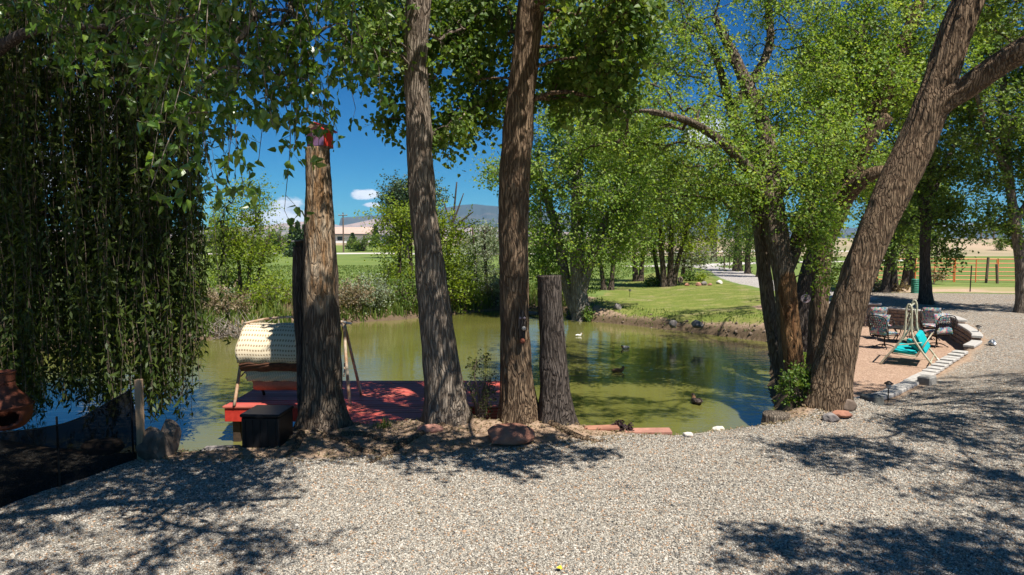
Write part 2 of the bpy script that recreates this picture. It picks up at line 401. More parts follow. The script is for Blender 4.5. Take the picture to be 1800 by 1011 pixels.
def axis(lo, hi, step, far_lo, far_hi, g=1.09):
    c = list(np.arange(lo, hi, step)); s = step
    a = [c[-1]]
    while a[-1] < far_hi: s *= g; a.append(a[-1] + s)
    s = step; b = [c[0]]
    while b[-1] > far_lo: s *= g; b.append(b[-1] - s)
    return np.array(sorted(b[1:] + c + a[1:]))
gx = axis(-10, 15, .118, -9000, 9000, 1.13); gy = axis(5, 31, .105, -60, 9000, 1.085); gy = np.unique(np.concatenate([gy[(gy < 136) | (gy > 150)], np.arange(136, 150, .9), np.arange(68, 90, 1.0)]))
GX, GY = np.meshgrid(gx, gy); fx, fy = GX.ravel(), GY.ravel(); GZ = height(fx, fy)
a_pond = sdf(pond, fx, fy); a_patio = sdf(patio, fx, fy); a_lawn = sdf(lawn, fx, fy); a_grav = sdf(gravel, fx, fy)
a_drive = 1.5 - near_line(drive_c, fx, fy)
road_c = np.array([(-900, 150), (-60, 142), (4, 141), (60, 150), (900, 220)]); a_road = 2.6 - near_line(road_c, fx, fy)
cross_c = np.array([(14, 74), (20, 76), (30, 86), (60, 100)]); a_road = np.maximum(a_road, 2.2 - near_line(cross_c, fx, fy))
sandy = [(17.5, 33.5), (24, 32.5), (60, 30), (60, 38), (30, 37.5), (22, 37.5)]; a_sand = sdf(sandy, fx, fy)
far_sand = sstep(116, 128, fy - fx * .02) * sstep(5, 40, fx) + sstep(160, 180, fy)
a_field = np.clip(fy - 30.0, -5, 5)
nx, ny = len(gx), len(gy)
i, j = np.meshgrid(np.arange(ny - 1), np.arange(nx - 1), indexing='ij')
quads = np.stack([i * nx + j, i * nx + j + 1, (i + 1) * nx + j + 1, (i + 1) * nx + j], -1).reshape(-1, 4)
qc = lambda a: a[quads].mean(1)
cp_, cpa, cl, cg, cd, cr, cs, cf = map(qc, (a_pond, a_patio, a_lawn, a_grav, a_drive, a_road, a_sand, far_sand)); cyq = qc(fy); cxq = qc(fx)
cls = np.full(len(quads), 0)                                          # 0 dirt bank
cls[(cyq > 33) & (cp_ < -2.2)] = 1                                     # field
cls[(cxq < -2) & (cyq > 21) & (cp_ < -2.2)] = 1
cls[(cxq > 10) & (cyq > 27)] = 1
cls[cf > .5] = 6
cls[cs > 0] = 0
cls[cl > 0] = 2
cls[(cg > 0)] = 3
cls[cpa > 0] = 4
cls[(cd > 0)] = 5
cls[(cr > 0)] = 7
cls[cp_ > 0] = 8
# ground material: every zone fades into the next along a ragged noisy border
mg, t, bs, out = new_mat('ground')
geo = N(t, 'ShaderNodeNewGeometry'); P = geo.outputs['Position']
nA = noise(t, P, 1.3, 4, .6); nB = noise(t, P, 9, 4, .6); nC = noise(t, P, 45, 3, .6); nL = noise(t, P, .12, 4, .6)
ragged = mth(t, 'ADD', mth(t, 'MULTIPLY_ADD', nA, .5, -.25), mth(t, 'MULTIPLY_ADD', nB, .28, -.14))
def zone(name, w=.06, k=1.0):
    return mapr(t, mth(t, 'MULTIPLY_ADD', ragged, k, attr(t, name)), -w, w)
dirt = mix(t, mapr(t, nB, .35, .65), (.36, .25, .17), (.22, .145, .095)); dirt = mix(t, mapr(t, nC, .5, .68), dirt, (.42, .32, .23))
grs = mix(t, mapr(t, nB, .3, .7), (.115, .15, .03), (.18, .205, .045)); grs = mix(t, mapr(t, nA, .46, .7), grs, (.26, .24, .08)); grs = mix(t, mapr(t, noise(t, P, .7, 4, .65), .52, .72), grs, (.30, .24, .13)); grs = mix(t, mth(t, 'MULTIPLY', mapr(t, nC, .4, .75), .6), grs, (.11, .15, .02))
fld = mix(t, mapr(t, nL, .35, .65), (.10, .165, .035), (.16, .205, .05)); fld = mix(t, mapr(t, nB, .45, .8), fld, (.19, .19, .075)); fld = mix(t, mth(t, 'MULTIPLY', mapr(t, nA, .35, .65), .35), fld, (.09, .12, .03))
stripe = N(t, 'ShaderNodeTexWave', wave_type='BANDS', bands_direction='Y'); stripe.inputs['Scale'].default_value = .11; stripe.inputs['Distortion'].default_value = 2.0
t.links.new(P, stripe.inputs['Vector']); fld = mix(t, mth(t, 'MULTIPLY', stripe.outputs['Fac'], .35), fld, (.20, .26, .07))
vor = N(t, 'ShaderNodeTexVoronoi', feature='F1'); vor.inputs['Scale'].default_value = 36; t.links.new(P, vor.inputs['Vector'])
vd = N(t, 'ShaderNodeTexVoronoi', feature='DISTANCE_TO_EDGE'); vd.inputs['Scale'].default_value = 36; t.links.new(P, vd.inputs['Vector'])
rgb = N(t, 'ShaderNodeSeparateColor'); t.links.new(vor.outputs['Color'], rgb.inputs[0])
def stones(r):
    c = mix(t, mapr(t, r, .0, .3), (.10, .095, .09), (.30, .265, .22)); c = mix(t, mapr(t, r, .3, .62), c, (.44, .385, .31)); return mix(t, mapr(t, r, .62, 1.0), c, (.64, .59, .51))
grv = stones(rgb.outputs[0]); grv = mix(t, mapr(t, rgb.outputs[1], .86, .9), grv, (.45, .28, .16)); grv = mix(t, mth(t, 'MULTIPLY', mapr(t, nA, .5, .75), .6), grv, (.38, .29, .20))
grv = mix(t, mapr(t, vd.outputs['Distance'], .0, .12), (.13, .105, .08), grv)
pat = mix(t, mapr(t, rgb.outputs[0], 0, 1), (.36, .225, .155), (.56, .39, .28)); pat = mix(t, mapr(t, nA, .45, .75), pat, (.45, .30, .205)); pat = mix(t, mth(t, 'MULTIPLY', mapr(t, nB, .5, .75), .5), pat, (.34, .22, .15))
drv = mix(t, mapr(t, rgb.outputs[0], 0, 1), (.30, .27, .25), (.52, .48, .44)); drv = mix(t, mapr(t, nA, .4, .7), drv, (.46, .42, .38))
sandc = mix(t, mapr(t, nB, .3, .7), (.50, .36, .25), (.36, .26, .17)); sandc = mix(t, mapr(t, nL, .45, .6), sandc, (.30, .27, .12))
farc = mix(t, mapr(t, noise(t, P, .02, 5, .65), .35, .65), (.42, .31, .21), (.27, .24, .14))
c = dirt
c = mix(t, mapr(t, mth(t, 'ADD', attr(t, 'field'), mth(t, 'MULTIPLY', ragged, 3)), -.3, .3), c, fld)
c = mix(t, zone('sand', .2, 2), c, sandc)
c = mix(t, mapr(t, attr(t, 'farsand'), .3, .7), c, farc)
c = mix(t, zone('lawn', .12, 1.6), c, grs)
gz = zone('grav', .1, .7); c = mix(t, gz, c, grv)
pz = zone('patio', .03, .1); c = mix(t, pz, c, pat)
dz = zone('drive', .1, .8); c = mix(t, dz, c, drv)
c = mix(t, mapr(t, attr(t, 'road'), -.3, .3), c, (.52, .47, .43))
wet_shade = mapr(t, attr(t, 'pond'), -.5, -.12); c = mix(t, mth(t, 'MULTIPLY', wet_shade, .85), c, (.085, .06, .035))  # wet soil at the waterline, with the bank undercut's shade painted in
t.links.new(c, bs.inputs['Base Color']); bs.inputs['Roughness'].default_value = .92; bs.inputs['Specular IOR Level'].default_value = .12
stone_h = mth(t, 'MULTIPLY', mapr(t, vd.outputs['Distance'], 0, .35), mth(t, 'MAXIMUM', gz, mth(t, 'MAXIMUM', pz, dz)))
bump(t, bs, mth(t, 'ADD', mth(t, 'MULTIPLY', stone_h, .8), mth(t, 'ADD', mth(t, 'MULTIPLY', nC, .7), mth(t, 'MULTIPLY', nB, 1.2))), .014)
fieldv = np.where((fy > 33) | ((fx < -2) & (fy > 21)) | ((fx > 10) & (fy > 27)), np.minimum(np.minimum(-a_pond - 2.0, 3), np.where(fx > 10, fy - 27, 3)), -1.5)
fieldv = np.where((fx > 2) & (fx < 10) & (fy > 30), -a_pond - 1.2, fieldv)
zn = {0: 'dirt_bank', 1: 'field', 2: 'lawn', 3: 'gravel_ground', 4: 'patio_ground', 5: 'driveway', 6: 'far_sandy_terrain', 7: 'country_road', 8: 'pond_bed'}
allv = np.stack([fx, fy, GZ], 1)
A = dict(pond=a_pond, patio=a_patio, lawn=a_lawn, grav=a_grav, drive=a_drive, road=a_road, sand=a_sand, farsand=far_sand, field=fieldv)
A = {k: np.clip(v, -50, 50) for k, v in A.items()}
for k, nm in zn.items():
    q = quads[cls == k]
    if not len(q): continue
    u, inv = np.unique(q, return_inverse=True)
    link(nm, mesh_np(nm, allv[u], inv.reshape(-1, 4), mg, True, {a: v[u] for a, v in A.items()}), kind='structure')

# ------------------------------------------------------------------ pond water
mw, t, bs, out = new_mat('pond_water')
P = N(t, 'ShaderNodeNewGeometry').outputs['Position']
nb = noise(t, vscale(t, P, (1, 1, 1)), .35, 3, .5)
t.links.new(mix(t, mapr(t, nb, .35, .65), (.118, .118, .026), (.145, .14, .036)), bs.inputs['Base Color'])
bs.inputs['Roughness'].default_value = .03; bs.inputs['Specular IOR Level'].default_value = .8; bs.inputs['IOR'].default_value = 1.55
rip = mth(t, 'ADD', mth(t, 'MULTIPLY', noise(t, vscale(t, P, (.8, 2.2, 1)), 2.2, 3, .55), 1.0), mth(t, 'MULTIPLY', noise(t, vscale(t, P, (1, 2.4, 1)), 9, 2, .5), .18))
calm = mapr(t, noise(t, P, .16, 2, .5), .38, .62, .35, 1.0)
bump(t, bs, mth(t, 'MULTIPLY', rip, calm), .013, 1.0)
V = np.array([(-26, 8.9, WATER), (9.8, 8.9, WATER), (9.8, 35, WATER), (-26, 35, WATER)])
link('pond_water', mesh_np('pond_water', V, np.array([[0, 1, 2, 3]]), mw), kind='structure')

# ------------------------------------------------------------------ mountains
def ridge(name, pts, dist, depth, mat, seed, rough):
    az0 = np.linspace(-.9, .9, 520); nd = 26
    prof_x = [math.atan((p[0] - 900) / 1200) for p in pts]; prof_h = [(425 - p[1]) / 1200 for p in pts]
    top = np.interp(az0, prof_x, prof_h) * dist
    V = np.zeros((nd, 520, 3))
    for k in range(nd):
        f = k / (nd - 1); rr = dist - depth * (1 - f)
        s = 1 - (1 - f) ** 1.0
        g = noise2(az0 * 60 + f * 2, np.full(520, f * 5.0), seed, 4)
        gul = 1 - np.abs(noise2(az0 * 110, np.full(520, f * 1.5), seed + 9, 3))
        hh = top * (s ** 1.25) * (1 - rough * .35 * (1 - gul) * 4 * f * (1 - f)) + rough * dist * .002 * g * np.sin(f * math.pi)
        hh = np.where(f > .995, top + rough * dist * .0006 * noise2(az0 * 140, az0 * 3, seed + 3, 3), hh)
        d = rr / np.cos(az0) * 1.0
        V[k, :, 0] = np.sin(az0) * d; V[k, :, 1] = np.cos(az0) * d; V[k, :, 2] = hh + 2.0
    V[0, :, 2] = -1.6
    mb_i, mb_j = np.meshgrid(np.arange(nd - 1), np.arange(519), indexing='ij')
    F = np.stack([mb_i * 520 + mb_j, mb_i * 520 + mb_j + 1, (mb_i + 1) * 520 + mb_j + 1, (mb_i + 1) * 520 + mb_j], -1).reshape(-1, 4)
    return link(name, mesh_np(name, V.reshape(-1, 3), F, mat, True), kind='structure')
def rock_mat(name, a, b, cc, zs):
    m, t, bs, out = new_mat(name); P = N(t, 'ShaderNodeNewGeometry').outputs['Position']
    lay = noise(t, vscale(t, P, (.12, .12, 1.0)), zs, 4, .6); big = noise(t, P, .0011, 5, .65)
    c = mix(t, mapr(t, lay, .4, .6), a, b); c = mix(t, mapr(t, big, .42, .6), c, cc); t.links.new(c, bs.inputs['Base Color']); bs.inputs['Specular IOR Level'].default_value = 0
    return m
ridge('mesa_hills', [(-1200, 400), (380, 405), (470, 396), (520, 391), (560, 388), (600, 397), (640, 389), (662, 385), (690, 391), (720, 398), (770, 400), (850, 396), (900, 404), (1100, 411), (1300, 416), (1650, 423), (3000, 423)], 4200, 1900,
      rock_mat('mesa_rock', (.36, .27, .235), (.27, .24, .23), (.14, .15, .12), .05), 5, 1.6)
ridge('blue_mountain', [(-1200, 395), (600, 400), (520, 388), (760, 372), (800, 362), (835, 359), (870, 363), (950, 372), (1100, 380), (1300, 396), (1500, 401), (1650, 401), (1690, 399), (1760, 401), (1850, 403), (3000, 405)], 9500, 4200,
      rock_mat('mountain_forest', (.06, .075, .065), (.10, .095, .08), (.045, .06, .05), .01), 31, 1.0)
# ------------------------------------------------------------------ trees
def trunk_mesh(name, P, Rr, seed, nseg=40, step=.07, bark=.03, flare=.0, lobes=5, mat=None, cap=True, bare_f=None, rough=1.0):
    """a trunk or thick limb: real cork ridges run up it"""
    P = np.asarray(P, float); Rr = np.asarray(Rr, float)
    L = np.sum(np.linalg.norm(np.diff(P, axis=0), axis=1)); n = max(8, int(L / step))
    Q = catmull(P, n); r = np.interp(np.linspace(0, 1, n), np.linspace(0, 1, len(Rr)), Rr)
    T, A, B = frames(Q); s = np.concatenate([[0], np.cumsum(np.linalg.norm(np.diff(Q, axis=0), axis=1))])
    u = np.linspace(0, 1, nseg, endpoint=False); U, S = np.meshgrid(u, s)
    rm = float(np.mean(r)); nu = max(5, int(2 * math.pi * rm / .085))
    warp = (pnoise(U, S * 1.1, 4, seed + 1) - .5) * .10 + (pnoise(U, S * 3.5, 9, seed + 4) - .5) * .035
    a = pnoise((U + warp) % 1, S * 1.5 + 7, nu, seed); b = pnoise((U + warp * 1.3) % 1, S * 3.4, nu * 2, seed + 2)
    ridge_ = 1 - np.abs(2 * a - 1); fine = 1 - np.abs(2 * b - 1)
    disp = bark * rough * (1.1 * ridge_ ** .8 + .45 * fine - .75)
    big = (pnoise(U, S * .7, 3, seed + 6) - .5) * rm * .26
    rad = r[:, None] + disp + big
    if flare > 0:
        fl = np.exp(-S / .22) * flare; lob = .55 + .45 * np.cos(2 * np.pi * U * lobes + seed + 2.5 * pnoise(U, S * 0, 3, seed + 8))
        rad = rad + fl * lob + np.exp(-S / .6) * flare * .25
    th = 2 * np.pi * U
    V = Q[:, None, :] + rad[..., None] * (np.cos(th)[..., None] * A[:, None, :] + np.sin(th)[..., None] * B[:, None, :])
    i, j = np.meshgrid(np.arange(n - 1), np.arange(nseg), indexing='ij'); j2 = (j + 1) % nseg
    F = [np.stack([i * nseg + j, i * nseg + j2, (i + 1) * nseg + j2, (i + 1) * nseg + j], -1).reshape(-1, 4)]
    V = V.reshape(-1, 3)
    if cap: F.append(np.array([np.arange(len(V) - nseg, len(V))]))
    at_ = None
    if bare_f is not None: at_ = {'bare': np.broadcast_to(bare_f(U, S), U.shape).ravel()}
    return mesh_np(name, V, F, mat, True, at_)

def leaf_quads(C, size, rng, up=.35, aspect=.75, fold=.25, hang=0.0, shape='diamond'):
    """one folded leaf at every point of C"""
    n = len(C)
    nrm = rng.normal(size=(n, 3)); nrm[:, 2] = np.abs(nrm[:, 2]) * .6 + up; nrm[:, 1] -= .15; nrm /= np.linalg.norm(nrm, axis=1)[:, None]
    d = rng.normal(size=(n, 3)); d[:, 2] -= hang; d -= nrm * np.sum(d * nrm, 1)[:, None]; d /= np.linalg.norm(d, axis=1)[:, None] + 1e-9
    w = np.cross(nrm, d); s = (size * rng.uniform(.7, 1.25, n))[:, None]
    if shape == 'diamond':
        m = C + d * s * .42; f = nrm * s * fold
        V = np.stack([C, m - w * s * aspect * .5 + f * .5, C + d * s, m + w * s * aspect * .5 + f * .5], 1)
        b = (np.arange(n) * 4)[:, None, None]; F = (b + np.array([[0, 1, 2], [0, 2, 3]])[None]).reshape(-1, 3)
        k = 4
    else:
        a1 = C + d * s * .18; f = nrm * s * fold
        V = np.stack([C, a1 - w * s * aspect * .5 + f * .5, C + d * s * .55 - w * s * aspect * .38 + f * .35, C + d * s - f * .2,
                      C + d * s * .55 + w * s * aspect * .38 + f * .35, a1 + w * s * aspect * .5 + f * .5], 1)
        b = (np.arange(n) * 6)[:, None, None]; F = (b + np.array([[0, 1, 2, 3], [0, 3, 4, 5]])[None]).reshape(-1, 4)
        k = 6
    return V.reshape(-1, 3), F, k

def grow(nodes, rad, cents, rng, sag=.12, tip=.006, pref=.35):
    """branches from the limbs out to every leaf clump; returns chains (path, radii)"""
    pts = [np.asarray(nodes, float)]; par = -np.ones(len(nodes), int); cnt = np.zeros(len(nodes))
    P = np.asarray(nodes, float).copy(); rad = np.asarray(rad, float)
    cents = np.asarray(cents); base = P.mean(0)
    d0 = np.min(np.linalg.norm(cents[:, None] - P[None, ::max(1, len(P) // 60)], axis=2), axis=1); order = np.argsort(d0)
    chains = []; par = list(par); cnt = list(cnt); Pl = list(P); depth = [0.0] * len(Pl)
    Pa = np.array(Pl); Da = np.array(depth)
    for ci in order:
        c = cents[ci]; d = np.linalg.norm(Pa - c, axis=1); low = np.maximum(0, Pa[:, 2] - c[2] + .1) * 1.2
        k = int(np.argmin(d + low + Da * pref)); L = d[k]
        if L < .05: continue
        m = 3 if L < 1.0 else 5
        t = np.linspace(0, 1, m + 1)[1:, None]; off = rng.normal(size=3) * L * .10
        seg = Pa[k] * (1 - t) + c * t + np.sin(t * np.pi) * off + np.array([0, 0, 1]) * np.sin(t * np.pi) * L * sag
        i0 = len(par); p = k
        for q in range(m): par.append(p); cnt.append(0); p = i0 + q
        chains.append((k, list(range(i0, i0 + m))))
        Pa = np.vstack([Pa, seg]); Da = np.concatenate([Da, Da[k] + L * np.linspace(0, 1, m + 1)[1:]])
    cnt = np.zeros(len(par))
    for k, ids in reversed(chains):
        cnt[ids[-1]] += 1
    for i in range(len(par) - 1, -1, -1):
        if par[i] >= 0: cnt[par[i]] += cnt[i]
    r = tip * np.maximum(cnt, 1) ** .52
    nb = len(nodes); r[:nb] = rad
    out = []
    for k, ids in chains:
        path = np.vstack([Pa[k], Pa[ids]]); rr = np.concatenate([[min(r[ids[0]] * 1.15, r[k])], r[ids]]); out.append((path, rr))
    return out

def sample_blob(b, rng):
    c, ra, n = np.array(b[0]), np.array(b[1]), b[2]
    if isinstance(b[0], tuple) and b[0][1] < 10 and b[0][2] > 5.5: c = c + np.array([-.13, -.07, 0]) * c[2]
    v = rng.normal(size=(n, 3)); v /= np.linalg.norm(v, axis=1)[:, None]; q = rng.uniform(.25, 1, n)[:, None] ** .45
    return c + v * q * ra
def pb(px, py, Y, w, h, dep, n):
    """a clump of crown: centre in the picture at distance Y, half sizes in pixels and metres"""
    return (at(px, py, Y), (w * Y / 1200, dep, h * Y / 1200), n)

def tree(name, label, cat, limbs, blobs, leaf=.08, per=60, spread=.45, lmat='leaf_cotton', bmat='bark_far', seed=1, group=None, shape='diamond', nseg=20,
         bark=.02, flare=.12, step=.12, up=.35, hang=.3, tip=.006, twigs=True, aspect=.75, bare=None, part='crown', sag=.12, tw=6, extra_mats=None, limb_mats=None, cyl=5, clump=None):
    """limbs: list of (points, radii); the first is the trunk. One thing > trunk, limb, branches, crown"""
    rng = np.random.RandomState(seed); b0 = np.asarray(limbs[0][0][0])
    root = thing(name, label, cat, tuple(b0), group=group); off = -b0
    nodes = []; rads = []
    for k, (P, Rr) in enumerate(limbs):
        P = np.asarray(P, float); me = trunk_mesh('trunk', P + off, Rr, seed * 7 + k, nseg if k == 0 else max(8, int(nseg * .7)), step, bark, flare if k == 0 or P[0][2] < b0[2] + .3 else 0, mat=M[(limb_mats or {}).get(k, bmat)], bare_f=(bare or {}).get(k) if bare else None)
        link('trunk' if k == 0 else 'limb', me, root)
        n = max(4, int(np.sum(np.linalg.norm(np.diff(P, axis=0), axis=1)) / .25)); Q = catmull(P, n)
        rr = np.interp(np.linspace(0, 1, n), np.linspace(0, 1, len(Rr)), Rr); k0 = int(n * (.35 if k == 0 else .1))
        nodes.append(Q[k0:]); rads.append(rr[k0:])
    nodes = np.vstack(nodes); rads = np.concatenate(rads)
    if not blobs: return root
    cents = np.vstack([sample_blob(b, rng) for b in blobs])
    ch = grow(nodes, rads, cents, rng, sag=sag, tip=tip)
    Vs, Fs, n0 = [], [], 0
    for path, rr in ch:
        q = catmull(path, len(path)); r2 = np.interp(np.linspace(0, 1, len(q)), np.linspace(0, 1, len(rr)), rr)
        V, F = tube_np(q, r2, cyl); Vs.append(V); Fs.append(F + n0); n0 += len(V)
    if twigs:
        D = rng.normal(size=(len(cents), tw, 3)); D[..., 2] -= hang * .5; D /= np.linalg.norm(D, axis=2)[..., None]
        Lt = spread * rng.uniform(.7, 1.5, (len(cents), tw, 1)); A_ = np.repeat(cents[:, None], tw, 1); E = A_ + D * Lt
        V, F = prisms(A_.reshape(-1, 3), E.reshape(-1, 3), tip * .6, tip * .25); Vs.append(V); Fs.append(F + n0); n0 += len(V)
    link('branches', mesh_np('branches', np.vstack(Vs) + off, np.vstack(Fs), M[bmat], True), root, kind='stuff')
    k = max(1, per // tw)
    tt = rng.uniform(.15, 1.12, (len(cents), tw, k, 1))
    C = A_[:, :, None] + (D * Lt)[:, :, None] * tt + rng.normal(size=(len(cents), tw, k, 3)) * spread * .13
    C = C.reshape(-1, 3)
    V, F, kk = leaf_quads(C, leaf, rng, up, aspect, hang=hang, shape=shape)
    lv = np.clip(rng.normal(.45, .22, len(C)) + np.repeat(rng.normal(0, .14, len(cents)), tw * k), 0, 1)
    link(part, mesh_np(part, V + off, F, M[lmat], False, {'lv': np.repeat(lv, kk)}), root, kind='stuff')
    return root

def limb(spec):
    """[(px,py,Y,width_px), ...] -> world points and radii"""
    return ([at(a, b, Y) for a, b, Y, w in spec], [w / 2 / 1200 * Y for a, b, Y, w in spec])
def ground_limb(spec):
    P, r = limb(spec); P = list(P); x, y = P[0][0], P[0][1]; P[0] = np.array([x, y, hz(x, y) - .12]); return (P, r)

# --- the dead trunk that carries the red birdhouse
root = tree('dead_tree_trunk', 'tall dead trunk cut off flat, with its bark stripped in front, carrying the red birdhouse', 'tree trunk',
     [ground_limb([(565, 762, 9.75, 76), (566, 690, 9.75, 65), (566, 600, 9.75, 63), (565, 500, 9.75, 60), (563, 400, 9.75, 52), (560, 320, 9.75, 43), (558, 260, 9.75, 38)])], [],
     bmat='bark_stump', seed=4, nseg=84, step=.03, bark=.028, flare=.17, bare={0: lambda U, S: sstep(1.5, 2.3, S) * np.exp(-((((U + .5) % 1 - .5) - .02) / .17) ** 4) + .35 * np.exp(-((U - .03) / .05) ** 2) * sstep(.9, 2, S)})
# --- the two cottonwoods on the bank
tree('cottonwood_tree', 'tall pale-barked cottonwood leaning beside the red deck, its trunk sunlit above and shaded below', 'tree',
     [ground_limb([(788, 752, 9.9, 68), (782, 680, 9.9, 62), (768, 560, 9.9, 55), (752, 430, 9.9, 48), (741, 330, 9.9, 43), (734, 200, 9.9, 38), (731, 90, 9.85, 39), (738, -30, 9.8, 42), (745, -200, 9.7, 38), (735, -420, 9.6, 26)]),
      (*limb([(737, -20, 9.8, 30), (680, -110, 9.5, 24), (600, -200, 9.2, 16), (560, -300, 9.0, 10)]),), (*limb([(744, -150, 9.7, 28), (810, -260, 9.3, 20), (860, -400, 8.9, 12)]),)],
     [pb(800, 120, 10.8, 70, 110, .9, 28), pb(685, 60, 10.5, 50, 90, .8, 24), pb(790, 230, 10.4, 50, 45, .5, 12), pb(705, 215, 10.7, 30, 36, .4, 7), pb(840, 60, 11.2, 60, 70, .9, 18), pb(640, 20, 9.5, 50, 60, .7, 20), pb(650, 90, 9.6, 40, 40, .6, 8), pb(790, 20, 11, 110, 50, .9, 26), ((-2.6, 10.8, 8.6), (1.6, 1.4, 1.2), 70), ((-3.3, 9.6, 7.6), (1.2, 1.0, .8), 30), pb(860, 190, 11.4, 50, 60, .6, 14)],
     leaf=.08, per=66, spread=.36, lmat='leaf_cotton', bmat='bark_grey', seed=11, shape='delta', nseg=76, step=.035, bark=.026, flare=.16, up=.2, hang=.9, tw=6, aspect=.9)
tree('cottonwood_tree', 'upright cottonwood with a dark hollow low in its furrowed brown trunk, beside the cut stump', 'tree',
     [ground_limb([(912, 742, 9.95, 60), (909, 680, 9.95, 54), (905, 560, 9.95, 50), (904, 430, 9.95, 50), (905, 300, 9.95, 48), (915, 180, 9.95, 46), (926, 80, 9.9, 43), (937, -10, 9.85, 44), (950, -160, 9.7, 38), (950, -420, 9.4, 22)]),
      (*limb([(932, 30, 9.85, 26), (990, -60, 9.4, 20), (1060, -140, 8.9, 14), (1120, -220, 8.4, 8)]),), (*limb([(945, -100, 9.7, 26), (870, -250, 9.0, 18), (820, -400, 8.2, 10)]),)],
     [pb(865, 100, 10.9, 60, 100, .7, 22), pb(1015, 60, 10.5, 80, 80, .7, 34), pb(1080, 60, 9.4, 60, 70, .7, 30), pb(990, 150, 10.7, 45, 55, .6, 15), pb(1075, 160, 9.5, 28, 50, .4, 9), pb(890, 0, 11.2, 130, 50, .8, 26), pb(1110, 20, 9.3, 40, 50, .6, 14),
      ((.2, 7.3, 6.3), (1.6, .9, .7), 56), ((.93, 8.95, 6.35), (.8, .6, .45), 26), ((1.8, 8.3, 6.4), (.9, .6, .45), 24), ((2.3, 6.4, 6.0), (1.3, .7, .6), 42), ((1.0, 6.9, 7.2), (1.9, 1.2, .8), 40), ((3.6, 6.6, 6.0), (.7, .5, .4), 12)],
     leaf=.082, per=66, spread=.36, lmat='leaf_cotton', bmat='bark', seed=12, shape='delta', nseg=80, step=.035, bark=.03, flare=.15, up=.2, hang=.9, aspect=.9)
# cut post-like stump
tree('tree_stump', 'shoulder-high dark cut trunk with a flat top, next to the upright cottonwood', 'tree stump',
     [ground_limb([(978, 748, 9.9, 58), (975, 690, 9.9, 46), (971, 600, 9.9, 40), (968, 540, 9.9, 38), (967, 484, 9.9, 38)])], [], bmat='bark_dark', seed=21, nseg=60, step=.03, bark=.02, flare=.12)
tree('leaning_log', 'rough dark split log leaning against the dead trunk, carrying the small dark birdhouse', 'log',
     [ground_limb([(540, 740, 10.15, 26), (532, 600, 10.15, 22), (527, 520, 10.15, 22), (529, 434, 10.15, 24)])], [], bmat='bark_dark', seed=22, nseg=30, step=.05, bark=.02, flare=.03)

# --- trees at the patio
tree('twin_stem_cottonwood', 'old cottonwood leaning over the pond with two stems and a red-brown bare strip', 'tree',
     [ground_limb([(1397, 690, 14.2, 40), (1391, 640, 14.2, 38), (1384, 560, 14.2, 37), (1379, 490, 14.2, 35), (1366, 410, 14.3, 36), (1356, 330, 14.6, 32), (1345, 230, 15, 26), (1300, 120, 15.5, 17), (1255, 30, 16, 10)]),
      ground_limb([(1386, 688, 14.6, 30), (1366, 620, 14.8, 24), (1352, 540, 15, 22), (1342, 460, 15, 22), (1334, 380, 15.1, 22), (1322, 290, 15.4, 18), (1288, 200, 15.8, 14), (1262, 110, 16, 10), (1235, 60, 16, 6)]),
      limb([(1378, 480, 14.2, 26), (1396, 435, 14.5, 25), (1416, 380, 15, 24), (1452, 290, 15.6, 20), (1490, 200, 16, 16), (1520, 80, 16.5, 10)]),
      limb([(1352, 340, 14.7, 22), (1290, 270, 14.2, 14), (1215, 215, 13.6, 10), (1120, 195, 13, 7), (1060, 215, 12.6, 5)]),
      limb([(1290, 190, 15.8, 14), (1350, 90, 16.3, 12), (1352, 0, 16.6, 9), (1370, -120, 16.6, 6)])],
     [pb(1200, 90, 16, 90, 70, 1.2, 44), pb(1110, 200, 14.5, 80, 70, 1.1, 42), pb(1240, 260, 14.5, 90, 80, 1.1, 48), pb(1390, 40, 16.2, 80, 80, 1.3, 40), pb(1320, 200, 15.5, 80, 70, 1.1, 40), pb(1430, 180, 15.6, 60, 80, 1.2, 38),
      pb(1490, 70, 16.4, 70, 85, 1.3, 42), pb(1350, 300, 14.4, 90, 50, .9, 40), pb(1430, 290, 14.5, 50, 60, .9, 30), pb(1290, 350, 14.6, 60, 40, .8, 16), pb(1430, 390, 14.0, 36, 40, .5, 20), pb(1455, 470, 14.0, 16, 30, .3, 6),
      pb(1160, 20, 17, 90, 45, 1.3, 24), pb(1080, 240, 14, 80, 60, .8, 24), pb(1300, -70, 16.5, 200, 110, 2, 60), pb(1180, 330, 14.5, 60, 50, .6, 16), pb(1060, 150, 15, 60, 50, .8, 16)],
     leaf=.07, per=96, spread=.46, lmat='leaf_elm', bmat='bark_bare', seed=31, nseg=56, step=.05, bark=.03, flare=.1, up=.35, hang=.5, tip=.007, tw=8,
     bare={0: lambda U, S: np.exp(-((((U + .5) % 1) - .52) / .2) ** 4) * sstep(.15, .7, S) * (1 - sstep(2.2, 2.9, S)), 1: lambda U, S: U * 0, 2: lambda U, S: U * 0, 3: lambda U, S: U * 0, 4: lambda U, S: U * 0})
tree('shaded_leaning_tree', 'smooth dark trunk leaning right behind the twin stems, with a round medallion on it', 'tree',
     [ground_limb([(1410, 592, 17.5, 30), (1411, 540, 17.5, 27), (1421, 480, 17.5, 25), (1440, 420, 17.6, 28), (1462, 330, 18, 22), (1480, 200, 18.5, 14)])],
     [pb(1470, 200, 18.4, 60, 70, 1, 24), pb(1490, 100, 18.6, 70, 70, 1, 24), pb(1450, 330, 18, 30, 40, .6, 10), ((10.5, 22.5, 8.2), (2.0, 1.5, 1.0), 46), ((9.0, 20.6, 7.8), (1.2, 1, .7), 20)], leaf=.085, per=72, spread=.5, lmat='leaf_elm', bmat='bark_dark', seed=33, nseg=40, step=.07, bark=.02, flare=.1)
